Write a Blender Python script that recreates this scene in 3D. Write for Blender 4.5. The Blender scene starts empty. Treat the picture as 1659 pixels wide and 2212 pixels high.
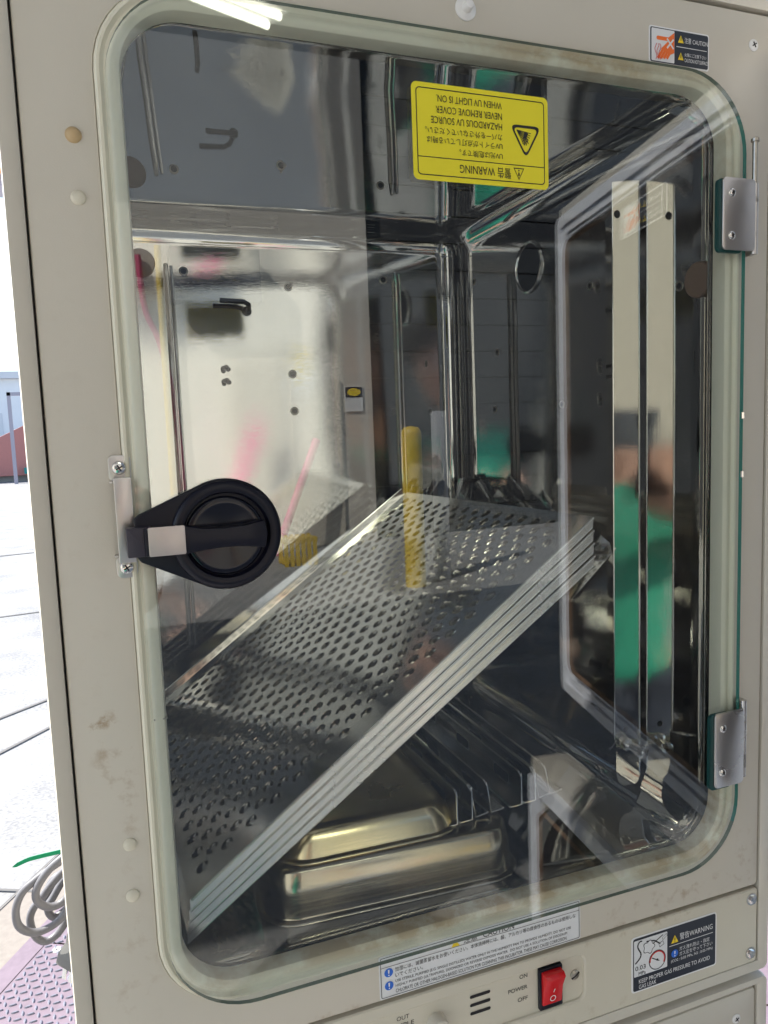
import bpy, bmesh, math, random
from mathutils import Vector, Matrix
random.seed(7)
R = math.radians
scene = bpy.context.scene
col = scene.collection

# ------------------------------------------------------------------ camera
cam = bpy.data.cameras.new('camera'); camo = bpy.data.objects.new('camera', cam); col.objects.link(camo)
AZ, PITCH, ROLL = R(20.2675), R(6.2065), R(-2.1463)
fw = Vector((math.sin(AZ)*math.cos(PITCH), math.cos(AZ)*math.cos(PITCH), -math.sin(PITCH)))
rt = Vector((math.cos(AZ), -math.sin(AZ), 0)); up = rt.cross(fw)
c_, s_ = math.cos(ROLL), math.sin(ROLL)
rt2, up2 = rt*c_ + up*s_, up*c_ - rt*s_
CAM = Vector((0.03495, -0.54399, 0.39778))
camo.matrix_world = Matrix(((rt2.x, up2.x, -fw.x, CAM.x), (rt2.y, up2.y, -fw.y, CAM.y), (rt2.z, up2.z, -fw.z, CAM.z), (0, 0, 0, 1)))
cam.sensor_fit = 'VERTICAL'; cam.sensor_height = 36; cam.lens = 36*1647.3/2212
cam.clip_start = 0.003; cam.clip_end = 2000
cam.dof.use_dof = False
scene.camera = camo

# ------------------------------------------------------------------ sky, sun, exposure
SUN_EL, SUN_DIR = R(43), Vector((-0.85, 0.53, 0))
world = bpy.data.worlds.new('World'); scene.world = world; world.use_nodes = True
wn = world.node_tree.nodes; wl = world.node_tree.links
sky = wn.new('ShaderNodeTexSky'); sky.sky_type = 'NISHITA'; sky.sun_disc = False
sky.sun_elevation = SUN_EL; sky.sun_rotation = math.atan2(SUN_DIR.x, SUN_DIR.y)
bg = wn['Background']; bg.inputs['Strength'].default_value = 0.12
wl.new(sky.outputs[0], bg.inputs['Color'])
sun = bpy.data.lights.new('sun', 'SUN'); sun.energy = 4.0; sun.angle = R(0.5); sun.color = (1, 0.95, 0.87)
suno = bpy.data.objects.new('sun', sun); col.objects.link(suno)
sd = SUN_DIR.normalized()*math.cos(SUN_EL) + Vector((0, 0, math.sin(SUN_EL)))
suno.rotation_euler = sd.to_track_quat('Z', 'Y').to_euler()
scene.view_settings.view_transform = 'Standard'; scene.view_settings.look = 'None'
scene.view_settings.gamma = 1; scene.view_settings.use_curve_mapping = False
scene.view_settings.exposure = 1.55
cy = scene.cycles
cy.max_bounces = 20; cy.glossy_bounces = 14; cy.transmission_bounces = 12; cy.diffuse_bounces = 4; cy.transparent_max_bounces = 24
cy.sample_clamp_indirect = 6; cy.use_denoising = True; cy.caustics_reflective = True

# ------------------------------------------------------------------ materials
def nodes_of(name):
    m = bpy.data.materials.new(name); m.use_nodes = True
    n = m.node_tree.nodes; return m, n, m.node_tree.links, n['Principled BSDF']
def mat(name, rgb, rough=0.5, metal=0.0, var=0.0, vscale=20, bump=0.0, bscale=60, bdist=0.001, spec=0.5, coat=0.0, rvar=0.0, stretch=None):
    m, n, l, p = nodes_of(name)
    p.inputs['Base Color'].default_value = (*rgb, 1); p.inputs['Roughness'].default_value = rough; p.inputs['Metallic'].default_value = metal
    p.inputs['Specular IOR Level'].default_value = spec; p.inputs['Coat Weight'].default_value = coat
    tc = n.new('ShaderNodeTexCoord'); src = tc.outputs['Object']
    if stretch:
        mp = n.new('ShaderNodeMapping'); mp.inputs['Scale'].default_value = stretch; l.new(src, mp.inputs['Vector']); src = mp.outputs[0]
    if var or rvar:
        t = n.new('ShaderNodeTexNoise'); t.inputs['Scale'].default_value = vscale; t.inputs['Detail'].default_value = 6; l.new(src, t.inputs['Vector'])
        if var:
            mx = n.new('ShaderNodeMix'); mx.data_type = 'RGBA'; mx.blend_type = 'MIX'
            mx.inputs['A'].default_value = (*[c*(1-var) for c in rgb], 1); mx.inputs['B'].default_value = (*[min(1, c*(1+var)) for c in rgb], 1)
            l.new(t.outputs['Fac'], mx.inputs['Factor']); l.new(mx.outputs['Result'], p.inputs['Base Color'])
        if rvar:
            mr = n.new('ShaderNodeMapRange'); mr.inputs['From Min'].default_value = .3; mr.inputs['From Max'].default_value = .7
            mr.inputs['To Min'].default_value = rough*(1-rvar); mr.inputs['To Max'].default_value = rough*(1+rvar); l.new(t.outputs['Fac'], mr.inputs['Value']); l.new(mr.outputs[0], p.inputs['Roughness'])
    if bump:
        b = n.new('ShaderNodeBump'); b.inputs['Strength'].default_value = bump; b.inputs['Distance'].default_value = bdist
        t2 = n.new('ShaderNodeTexNoise'); t2.inputs['Scale'].default_value = bscale; t2.inputs['Detail'].default_value = 3; l.new(src, t2.inputs['Vector'])
        l.new(t2.outputs['Fac'], b.inputs['Height']); l.new(b.outputs[0], p.inputs['Normal'])
    return m

def stained(name, rgb, stain, rough, spots, nscale=40, amount=1.0, gmin=None):
    """paint with rust / dirt marks: spots = (x, z, rx, rz, weight) in object coordinates"""
    m, n, l, p = nodes_of(name); p.inputs['Roughness'].default_value = rough
    tc = n.new('ShaderNodeTexCoord'); sx = n.new('ShaderNodeSeparateXYZ'); l.new(tc.outputs['Object'], sx.inputs[0])
    no = n.new('ShaderNodeTexNoise'); no.inputs['Scale'].default_value = nscale; no.inputs['Detail'].default_value = 7; no.inputs['Roughness'].default_value = .65; l.new(tc.outputs['Object'], no.inputs['Vector'])
    def M(op, a, b=None):
        q = n.new('ShaderNodeMath'); q.operation = op
        for i, v in enumerate((a, b)):
            if v is None: continue
            if isinstance(v, (int, float)): q.inputs[i].default_value = v
            else: l.new(v, q.inputs[i])
        return q.outputs[0]
    tot = None
    for x, z, rx, rz, w in spots:
        dx = M('DIVIDE', M('SUBTRACT', sx.outputs['X'], x), rx); dz = M('DIVIDE', M('SUBTRACT', sx.outputs['Z'], z), rz)
        e = M('SUBTRACT', 1.0, M('ADD', M('MULTIPLY', dx, dx), M('MULTIPLY', dz, dz))); e = M('MULTIPLY', M('MAXIMUM', e, 0.0), w)
        tot = e if tot is None else M('MAXIMUM', tot, e)
    mr = n.new('ShaderNodeMapRange'); mr.inputs['From Min'].default_value = gmin or .53; mr.inputs['From Max'].default_value = (gmin or .53)+.2; l.new(no.outputs['Fac'], mr.inputs['Value'])
    f = M('MINIMUM', M('MULTIPLY', tot, mr.outputs[0]), 1.0)
    n2 = n.new('ShaderNodeTexNoise'); n2.inputs['Scale'].default_value = 7; n2.inputs['Detail'].default_value = 5; l.new(tc.outputs['Object'], n2.inputs['Vector'])
    base = n.new('ShaderNodeMix'); base.data_type = 'RGBA'; base.inputs['A'].default_value = (*[c*.95 for c in rgb], 1); base.inputs['B'].default_value = (*[c*1.05 for c in rgb], 1); l.new(n2.outputs['Fac'], base.inputs['Factor'])
    mx = n.new('ShaderNodeMix'); mx.data_type = 'RGBA'; mx.inputs['B'].default_value = (*stain, 1); l.new(base.outputs['Result'], mx.inputs['A']); l.new(M('MULTIPLY', f, amount), mx.inputs['Factor'])
    l.new(mx.outputs['Result'], p.inputs['Base Color'])
    rr_ = n.new('ShaderNodeMapRange'); rr_.inputs['From Min'].default_value = .3; rr_.inputs['From Max'].default_value = .7; rr_.inputs['To Min'].default_value = rough*.75; rr_.inputs['To Max'].default_value = rough*1.3; l.new(n2.outputs['Fac'], rr_.inputs['Value']); l.new(rr_.outputs[0], p.inputs['Roughness'])
    b = n.new('ShaderNodeBump'); b.inputs['Strength'].default_value = .12; b.inputs['Distance'].default_value = .0005
    n3 = n.new('ShaderNodeTexNoise'); n3.inputs['Scale'].default_value = 900; l.new(tc.outputs['Object'], n3.inputs['Vector']); l.new(n3.outputs['Fac'], b.inputs['Height']); l.new(b.outputs[0], p.inputs['Normal'])
    return m

def steel(name, rgb, rough, wave=0.5, wscale=3.0, scratch=0.03, sscale=(3, 3, 120), rvar=.35, tint=None):
    m, n, l, p = nodes_of(name)
    p.inputs['Base Color'].default_value = (*rgb, 1); p.inputs['Metallic'].default_value = 1
    tc = n.new('ShaderNodeTexCoord')
    a = n.new('ShaderNodeTexNoise'); a.inputs['Scale'].default_value = wscale; a.inputs['Detail'].default_value = 1.5; l.new(tc.outputs['Object'], a.inputs['Vector'])
    mp = n.new('ShaderNodeMapping'); mp.inputs['Scale'].default_value = sscale; l.new(tc.outputs['Object'], mp.inputs['Vector'])
    s = n.new('ShaderNodeTexNoise'); s.inputs['Scale'].default_value = 12; s.inputs['Detail'].default_value = 4; l.new(mp.outputs[0], s.inputs['Vector'])
    b1 = n.new('ShaderNodeBump'); b1.inputs['Strength'].default_value = wave; b1.inputs['Distance'].default_value = .012; l.new(a.outputs['Fac'], b1.inputs['Height'])
    b2 = n.new('ShaderNodeBump'); b2.inputs['Strength'].default_value = scratch; b2.inputs['Distance'].default_value = .0006; l.new(s.outputs['Fac'], b2.inputs['Height']); l.new(b1.outputs[0], b2.inputs['Normal'])
    l.new(b2.outputs[0], p.inputs['Normal'])
    d = n.new('ShaderNodeTexNoise'); d.inputs['Scale'].default_value = 9; d.inputs['Detail'].default_value = 8; l.new(tc.outputs['Object'], d.inputs['Vector'])
    mr = n.new('ShaderNodeMapRange'); mr.inputs['From Min'].default_value = .35; mr.inputs['From Max'].default_value = .7
    mr.inputs['To Min'].default_value = rough*(1-rvar); mr.inputs['To Max'].default_value = rough*(1+rvar); l.new(d.outputs['Fac'], mr.inputs['Value']); l.new(mr.outputs[0], p.inputs['Roughness'])
    if tint:
        d2 = n.new('ShaderNodeTexNoise'); d2.inputs['Scale'].default_value = 10; d2.inputs['Detail'].default_value = 3; l.new(tc.outputs['Object'], d2.inputs['Vector'])
        mr2 = n.new('ShaderNodeMapRange'); mr2.inputs['From Min'].default_value = .35; mr2.inputs['From Max'].default_value = .65; l.new(d2.outputs['Fac'], mr2.inputs['Value'])
        mx = n.new('ShaderNodeMix'); mx.data_type = 'RGBA'; mx.inputs['A'].default_value = (*rgb, 1); mx.inputs['B'].default_value = (*tint, 1); l.new(mr2.outputs[0], mx.inputs['Factor']); l.new(mx.outputs['Result'], p.inputs['Base Color'])
    return m

def glass_mat():
    m, n, l, p = nodes_of('door_glass'); n.remove(p)
    geo = n.new('ShaderNodeNewGeometry'); dt = n.new('ShaderNodeVectorMath'); dt.operation = 'DOT_PRODUCT'
    l.new(geo.outputs['Normal'], dt.inputs[0]); l.new(geo.outputs['Incoming'], dt.inputs[1])
    prev = dt.outputs['Value']
    for op, v in (('ABSOLUTE', None), ('SUBTRACT', 'pre'), ('POWER', 5), ('MULTIPLY', .94), ('ADD', .06)):
        q = n.new('ShaderNodeMath'); q.operation = op
        if v == 'pre': q.inputs[0].default_value = 1; l.new(prev, q.inputs[1])
        else:
            l.new(prev, q.inputs[0])
            if v is not None: q.inputs[1].default_value = v
        prev = q.outputs[0]
    tr = n.new('ShaderNodeBsdfTransparent'); tr.inputs[0].default_value = (.965, .985, .98, 1)
    gl = n.new('ShaderNodeBsdfGlossy'); gl.inputs['Roughness'].default_value = 0.0
    mx = n.new('ShaderNodeMixShader'); l.new(prev, mx.inputs[0]); l.new(tr.outputs[0], mx.inputs[1]); l.new(gl.outputs[0], mx.inputs[2])
    l.new(mx.outputs[0], n['Material Output'].inputs[0]); return m

BEIGE = (.57, .53, .45)
M_paint = stained('beige_paint', BEIGE, (.30, .20, .11), .42, [(.022, .203, .02, .012, 1.3), (.026, .175, .014, .03, .7), (.037, .15, .012, .05, .6), (.036, .19, .012, .016, .8), (.032, .03, .022, .09, .4),
    (.52, -.050, .12, .013, .8), (.60, -.04, .02, .05, .6), (.30, -.064, .3, .006, .9), (.02, .34, .02, .25, .12)], nscale=70)
M_panel = stained('beige_panel_paint', (.595, .555, .455), (.33, .24, .13), .4, [(.5, -.072, .15, .005, 1.0), (.30, -.140, .3, .01, .5), (.40, -.18, .3, .01, .8)], nscale=80)
M_case = mat('beige_casing', (.58, .54, .46), .4, var=.05)
M_gask = stained('ivory_silicone', (.74, .71, .58), (.42, .27, .12), .38, [(.30, -.008, .26, .014, .95), (.50, -.002, .06, .03, 1.0), (.555, .02, .03, .10, .9), (.25, -.012, .16, .01, .7), (.42, .682, .15, .012, .8), (.562, .60, .02, .1, .5), (.09, .0, .03, .06, .6)], nscale=30, amount=.85, gmin=.38)
M_steel = steel('polished_stainless', (.56, .55, .535), .014, wave=.11, wscale=3.2)
M_tray = steel('shelf_stainless', (.76, .735, .68), .11, wave=.08, wscale=4, scratch=.02)
M_lip = steel('brushed_stainless_lip', (.66, .66, .655), .24, wave=.08, wscale=5, scratch=.25, sscale=(2, 90, 90))
M_pan = steel('pan_stainless', (.45, .41, .35), .20, wave=.25, wscale=6, scratch=.08, sscale=(2, 40, 40), tint=(.50, .43, .30))
M_pan2 = steel('straw_tinted_stainless', (.86, .72, .42), .22, wave=.25, wscale=6, scratch=.08, sscale=(2, 40, 40), tint=(.66, .58, .42))
M_brk = steel('bracket_stainless', (.5, .5, .49), .10, wave=.2, wscale=5)
M_duct = steel('duct_stainless', (.55, .515, .45), .03, wave=.05, wscale=11, scratch=.012, sscale=(60, 60, 2), rvar=.9)
M_galv = steel('satin_hinge_steel', (.62, .60, .585), .34, wave=.04, wscale=8, scratch=.05, sscale=(4, 4, 4))
M_chrome = mat('bright_screw_metal', (.72, .71, .69), .16, 1)
M_zinc = mat('dull_screw_metal', (.42, .39, .34), .3, 1, var=.2, vscale=300)
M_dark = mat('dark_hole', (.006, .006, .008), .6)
M_black = mat('black_plastic', (.005, .0055, .013), .36, var=.1, spec=.28)
M_navy = mat('glossy_black_plastic', (.004, .005, .012), .13, spec=.35)
M_purple = mat('dark_plum_plastic', (.022, .018, .032), .45)
M_silver = mat('satin_silver_plate', (.55, .50, .47), .38, .6, var=.05, vscale=200)
M_stopper = mat('brown_rubber', (.19, .125, .09), .6, var=.1)
M_white = mat('white_plastic', (.75, .74, .72), .35)
M_cap = mat('ivory_cap', (.66, .62, .50), .35)
M_glass = glass_mat()
M_gedge = mat('glass_edge_green', (.03, .19, .165), .15, spec=.6)
M_gedge2 = mat('glass_edge_pale', (.13, .175, .145), .15, spec=.6)
M_yel = mat('yellow_label', (.82, .72, .02), .4)
M_ink = mat('black_ink', (.012, .012, .014), .5)
M_navylab = mat('charcoal_label', (.022, .027, .040), .4)
M_lab = mat('white_label', (.72, .73, .74), .4)
M_labw = mat('label_white_ink', (.78, .78, .78), .45)
M_oran = mat('orange_ink', (.85, .16, .02), .45)
M_red = mat('red_ink', (.6, .02, .02), .45)
M_blue = mat('blue_ink', (.02, .14, .62), .45)
M_yink = mat('yellow_ink', (.85, .62, .02), .45)
M_rock = mat('red_switch', (.62, .012, .016), .22, spec=.5)
M_cord = mat('grey_cord', (.15, .15, .165), .42, var=.06)
M_plug = mat('grey_plug', (.12, .12, .115), .45)
M_tie = mat('green_cable_tie', (.0, .23, .10), .35)

# ------------------------------------------------------------------ mesh helpers
class MB:
    def __init__(s): s.v = []; s.f = []; s.mi = []
    def add(s, vs, fs, mi=0):
        o = len(s.v); s.v += [tuple(v) for v in vs]; s.f += [tuple(i+o for i in f) for f in fs]; s.mi += [mi]*len(fs); return s
    def box(s, a, b, mi=0):
        x0, y0, z0 = a; x1, y1, z1 = b
        vs = [(x0, y0, z0), (x1, y0, z0), (x1, y1, z0), (x0, y1, z0), (x0, y0, z1), (x1, y0, z1), (x1, y1, z1), (x0, y1, z1)]
        return s.add(vs, [(0, 3, 2, 1), (4, 5, 6, 7), (0, 1, 5, 4), (1, 2, 6, 5), (2, 3, 7, 6), (3, 0, 4, 7)], mi)
    def tube(s, pts, r, n=10, mi=0, caps=True, closed=False):
        pts = [Vector(p) for p in pts]; rings = []; N = len(pts)
        nrm = None
        for i, p in enumerate(pts):
            t = (pts[(i+1) % N]-pts[i-1]) if closed else (pts[min(i+1, N-1)]-pts[max(i-1, 0)])
            t.normalize()
            if nrm is None:
                nrm = t.orthogonal().normalized()
            nrm = (nrm - t*nrm.dot(t)).normalized(); bn = t.cross(nrm)
            rr = r[i] if isinstance(r, (list, tuple)) else r
            rings.append([p+(nrm*math.cos(2*math.pi*k/n)+bn*math.sin(2*math.pi*k/n))*rr for k in range(n)])
        vs = [q for rg in rings for q in rg]; fs = []
        for i in range(N if closed else N-1):
            j = (i+1) % N
            for k in range(n): fs.append((i*n+k, i*n+(k+1) % n, j*n+(k+1) % n, j*n+k))
        if caps and not closed: fs.append(tuple(range(n))[::-1]); fs.append(tuple((N-1)*n+k for k in range(n)))
        return s.add(vs, fs, mi)
    def lathe(s, c, axis, prof, n=24, mi=0):
        """prof: list of (radius, height along axis)"""
        c = Vector(c); ax = Vector(axis).normalized(); e1 = ax.orthogonal().normalized(); e2 = ax.cross(e1); vs = []; fs = []
        for r, h in prof:
            for k in range(n): a = 2*math.pi*k/n; vs.append(c+ax*h+(e1*math.cos(a)+e2*math.sin(a))*max(r, 1e-6))
        for i in range(len(prof)-1):
            for k in range(n): fs.append((i*n+k, i*n+(k+1) % n, (i+1)*n+(k+1) % n, (i+1)*n+k))
        if prof[0][0] > 1e-5: fs.append(tuple(range(n))[::-1])
        if prof[-1][0] > 1e-5: fs.append(tuple((len(prof)-1)*n+k for k in range(n)))
        return s.add(vs, fs, mi)
    def prism(s, poly, y0, y1, mi=0, side_mi=None):
        """poly: (x, z) outline counter-clockwise seen from -Y; front at y0"""
        n = len(poly)
        s.add([(x, y0, z) for x, z in poly]+[(x, y1, z) for x, z in poly], [tuple(range(n)), tuple(range(2*n-1, n-1, -1))], mi)
        s.add([(x, y0, z) for x, z in poly]+[(x, y1, z) for x, z in poly], [(i, i+n, (i+1) % n+n, (i+1) % n) for i in range(n)], mi if side_mi is None else side_mi)
        return s
    def ring(s, rings, closed_first=False, closed_last=False, mi=0):
        n = len(rings[0]); vs = [p for r in rings for p in r]; fs = []
        for i in range(len(rings)-1):
            for k in range(n): fs.append((i*n+k, i*n+(k+1) % n, (i+1)*n+(k+1) % n, (i+1)*n+k))
        if closed_first: fs.append(tuple(range(n))[::-1])
        if closed_last: fs.append(tuple((len(rings)-1)*n+k for k in range(n)))
        return s.add(vs, fs, mi)
    def build(s, name, mats, parent=None, smooth=35, bevel=0.0, recalc=True, loc=None):
        me = bpy.data.meshes.new(name); me.from_pydata(s.v, [], s.f)
        if not isinstance(mats, (list, tuple)): mats = [mats]
        for m in mats: me.materials.append(m)
        for p, mi in zip(me.polygons, s.mi): p.material_index = mi
        bm = bmesh.new(); bm.from_mesh(me)
        bmesh.ops.remove_doubles(bm, verts=bm.verts, dist=1e-6)
        if recalc: bmesh.ops.recalc_face_normals(bm, faces=bm.faces)
        if bevel:
            es = [e for e in bm.edges if len(e.link_faces) == 2 and e.calc_face_angle(0) > R(40)]
            bmesh.ops.bevel(bm, geom=es, offset=bevel, segments=2, profile=.5, affect='EDGES')
        bm.to_mesh(me); bm.free()
        if smooth:
            for p in me.polygons: p.use_smooth = True
            me.set_sharp_from_angle(angle=R(smooth))
        o = bpy.data.objects.new(name, me); col.objects.link(o)
        if parent is not None: o.parent = parent
        if loc: o.location = loc
        return o
def rrect(x0, x1, z0, z1, r, seg=8):
    """counter-clockwise seen from -Y (x right, z up)"""
    pts = []
    for cx, cz, a0 in ((x1-r, z0+r, -90), (x1-r, z1-r, 0), (x0+r, z1-r, 90), (x0+r, z0+r, 180)):
        for k in range(seg+1): a = R(a0+90*k/seg); pts.append((cx+r*math.cos(a), cz+r*math.sin(a)))
    return pts
def rr3(x0, x1, z0, z1, r, y, seg=8): return [(x, y, z) for x, z in rrect(x0, x1, z0, z1, r, seg)]
def tag(o, label, cat, group=None, kind=None):
    if kind: o['kind'] = kind
    if label: o['label'] = label
    if cat: o['category'] = cat
    if group: o['group'] = group
    return o
def empty(name, loc, label, cat, group=None):
    o = bpy.data.objects.new(name, None); col.objects.link(o); o.location = loc; o.empty_display_size = .05
    return tag(o, label, cat, group)
def struct(o): o['kind'] = 'structure'; return o
_dg = None
def text_geo(items, Y, rot=None):
    """items: (string, x, z, width, height, align) -> one MB; flat letters facing -Y"""
    mb = MB()
    for s, x, z, w, h in items:
        cu = bpy.data.curves.new('letters', 'FONT'); cu.body = s; cu.size = 1; cu.resolution_u = 3
        o = bpy.data.objects.new('letters', cu); col.objects.link(o)
        bpy.context.view_layer.update()
        me = bpy.data.meshes.new_from_object(o.evaluated_get(bpy.context.evaluated_depsgraph_get()))
        xs = [v.co.x for v in me.vertices]; ys = [v.co.y for v in me.vertices]
        if xs:
            x0, x1, y0, y1 = min(xs), max(xs), min(ys), max(ys)
            sx = w/(x1-x0) if w else h/(y1-y0); sy = h/(y1-y0)
            vs = [(x+(v.co.x-x0)*sx, Y, z+(v.co.y-y0)*sy) for v in me.vertices]
            if rot: vs = [(2*rot[0]-a, b, 2*rot[1]-c) for a, b, c in vs]
            mb.add(vs, [tuple(p.vertices) for p in me.polygons])
        bpy.data.objects.remove(o); bpy.data.curves.remove(cu); bpy.data.meshes.remove(me)
    return mb
def flat(polys, Y, rot=None):
    mb = MB()
    for poly in polys:
        if rot: poly = [(2*rot[0]-a, 2*rot[1]-c) for a, c in poly]
        mb.add([(x, Y-1.2e-6*len(mb.f), z) for x, z in poly], [tuple(range(len(poly)))])
    return mb
def frame_polys(outer, inner):
    n = len(outer); return [[outer[i], outer[(i+1) % n], inner[(i+1) % n], inner[i]] for i in range(n)]
def circ(cx, cz, r, n=24): return [(cx+r*math.cos(2*math.pi*k/n), cz+r*math.sin(2*math.pi*k/n)) for k in range(n)]
def stroke(pts, w):
    out = []
    for (x0, z0), (x1, z1) in zip(pts[:-1], pts[1:]):
        dx, dz = x1-x0, z1-z0; L = math.hypot(dx, dz) or 1; nx, nz = -dz/L*w/2, dx/L*w/2
        out.append([(x0-nx, z0-nz), (x1-nx, z1-nz), (x1+nx, z1+nz), (x0+nx, z0+nz)])
    return out
def screw_head(c, r, axis=(0, -1, 0), dome=.35, slot='cross', par=None, m=None, name='screw'):
    mb = MB(); mb.lathe(c, axis, [(r, 0), (r, r*.15), (r*.85, r*dome*.8), (r*.45, r*dome*1.05), (0, r*dome*1.1)], 20)
    o = mb.build(name, m or M_chrome, par)
    cx, cy_, cz = c; y = cy_-r*dome*1.1-.0002; a = R(30)
    sl = MB()
    for k in ((0, 1) if slot == 'cross' else (0,)):
        d = (math.cos(a+k*R(90)), math.sin(a+k*R(90))); L, W = r*(.5 if slot == 'cross' else .95), r*.1
        P = [(cx+d[0]*L*s1-d[1]*W*s2, cz+d[1]*L*s1+d[0]*W*s2) for s1, s2 in ((-1, -1), (1, -1), (1, 1), (-1, 1))]
        sl.prism(P, y-.0001*k, y+r*.25)
    sl.build('slot', M_dark, o)
    return o

# ------------------------------------------------------------------ setting: ground
FZ = -1.081
m, n, l, p = nodes_of('concrete_slab'); p.inputs['Roughness'].default_value = .85
tc = n.new('ShaderNodeTexCoord'); t1 = n.new('ShaderNodeTexNoise'); t1.inputs['Scale'].default_value = 3; t1.inputs['Detail'].default_value = 10; l.new(tc.outputs['Object'], t1.inputs['Vector'])
t2 = n.new('ShaderNodeTexNoise'); t2.inputs['Scale'].default_value = 60; t2.inputs['Detail'].default_value = 6; l.new(tc.outputs['Object'], t2.inputs['Vector'])
ad = n.new('ShaderNodeMath'); ad.operation = 'ADD'; l.new(t1.outputs['Fac'], ad.inputs[0]); l.new(t2.outputs['Fac'], ad.inputs[1])
rp = n.new('ShaderNodeValToRGB'); rp.color_ramp.elements[0].position = .75; rp.color_ramp.elements[0].color = (.19, .19, .195, 1); rp.color_ramp.elements[1].position = 1.2; rp.color_ramp.elements[1].color = (.285, .285, .28, 1)
l.new(ad.outputs[0], rp.inputs[0]); l.new(rp.outputs[0], p.inputs['Base Color'])
bp = n.new('ShaderNodeBump'); bp.inputs['Strength'].default_value = .3; bp.inputs['Distance'].default_value = .004; l.new(t2.outputs['Fac'], bp.inputs['Height']); l.new(bp.outputs[0], p.inputs['Normal'])
M_conc = m
g = MB(); g.add([(-900, -900, FZ), (900, -900, FZ), (900, 900, FZ), (-900, 900, FZ)], [(0, 1, 2, 3)])
struct(g.build('ground', M_conc, smooth=0))
M_joint = mat('joint_gap', (.15, .145, .14), .9)
M_conc2 = mat('tan_concrete', (.26, .23, .20), .85, var=.2, vscale=40, bump=.3, bscale=120, bdist=.002)
M_pink = mat('faded_pink_steel', (.205, .155, .185), .55, .0, var=.22, vscale=45, bump=.1, bscale=200)
M_tread = mat('worn_tread_steel', (.21, .21, .25), .4, .1, var=.15, vscale=80)
M_rust = mat('rust_seam', (.13, .06, .04), .9)
# concrete strip next to the dock plate and the joints in the slab
A = Vector((-.3364, 1.7114, 0)); u = (Vector((-.2657, 1.8224, 0))-Vector((-.3304, 1.7114, 0))).normalized(); nn = Vector((u.y, -u.x, 0))
def q2(a, b, z): v = A+u*a+nn*b; return (v.x, v.y, FZ+z)
g = MB(); g.add([q2(-4, -.19, .004), q2(6, -.19, .004), q2(6, 0, .004), q2(-4, 0, .004)], [(0, 1, 2, 3)]); struct(g.build('pavement_strip', M_conc2, smooth=0))
g = MB()
for (x0, y0), (x1, y1), w in (((-.65, 3.85), (2.5, 6.71), .022), ((-.6, 3.30), (2.5, 7.1), .02), ((-.7, 2.32), (-.27, 2.10), .012), ((-3, 6.3), (4, 7.3), .03), ((-4, 10), (6, 12), .05)):
    d = Vector((x1-x0, y1-y0, 0)).normalized(); e = Vector((-d.y, d.x, 0))*w/2
    a, b = Vector((x0, y0, FZ+.006)), Vector((x1, y1, FZ+.006)); g.add([a-e, b-e, b+e, a+e], [(0, 1, 2, 3)])
g.add([q2(-4, -.193, .008), q2(6, -.193, .008), q2(6, -.187, .008), q2(-4, -.187, .008)], [(0, 1, 2, 3)])
struct(g.build('slab_joints', M_joint, smooth=0))
# steel dock plate: smooth border strip, rusty seam, raised tread plate
plate = empty('tread_plate', (A.x, A.y, FZ), 'faded pink steel checker plate let into the dock floor below the cord', 'floor plate')
T = Matrix.Translation(-plate.location)
def rel(mb): mb.v = [tuple(Vector(v)-plate.location) for v in mb.v]; return mb
g = MB(); g.add([q2(-1.5, 0, .008), q2(3, 0, .008), q2(3, .062, .008), q2(-1.5, .062, .008)], [(0, 1, 2, 3)]); rel(g).build('border_strip', M_pink, plate, smooth=0)
g = MB(); g.add([q2(-1.5, .06, .004), q2(3, .06, .004), q2(3, 2.6, .004), q2(-1.5, 2.6, .004)], [(0, 1, 2, 3)]); rel(g).build('seam', M_rust, plate, smooth=0)
g = MB(); 
for a0, a1 in ((-1.5, -.237), (-.229, .128), (.134, 3)): g.add([q2(a0, .067, .010), q2(a1, .067, .010), q2(a1, 2.6, .010), q2(a0, 2.6, .010)], [(0, 1, 2, 3)])
rel(g).build('plate_sheet', M_pink, plate, smooth=0)
g = MB(); i = 0
for ia in range(-26, 8):
    for ib in range(0, 22):
        a, b = ia*.0225+.002, .082+ib*.0225
        ca = R(45) if (ia+ib) % 2 else R(-45)
        d = (math.cos(ca+R(12)), math.sin(ca+R(12))); e = (-d[1], d[0]); L, W = .0105, .0036
        vs = [q2(a+d[0]*L*s1+e[0]*W*s2*(1 if abs(s1) < .9 else .2), b+d[1]*L*s1+e[1]*W*s2*(1 if abs(s1) < .9 else .2), z) for z in (.010,) for s1, s2 in ((-1, 0), (-.5, -1), (.5, -1), (1, 0), (.5, 1), (-.5, 1))]
        vs += [q2(a+d[0]*L*s1*.75+e[0]*W*s2*.45, b+d[1]*L*s1*.75+e[1]*W*s2*.45, .0135) for s1, s2 in ((-1, 0), (-.5, -1), (.5, -1), (1, 0), (.5, 1), (-.5, 1))]
        g.add(vs, [(k, (k+1) % 6, 6+(k+1) % 6, 6+k) for k in range(6)]+[tuple(range(6, 12))])
tr = rel(g).build('tread', M_tread, plate, smooth=50); tr['kind'] = 'stuff'
wv = MB(); wv.lathe((-.1835, 1.743, FZ+.0102), (0, 0, 1), [(.0035, 0), (.0035, .002), (.013, .002), (.0135, 0)], 24)
tag(wv.build('washer', M_white), 'small white washer lying on the pink checker plate', 'washer')

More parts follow.
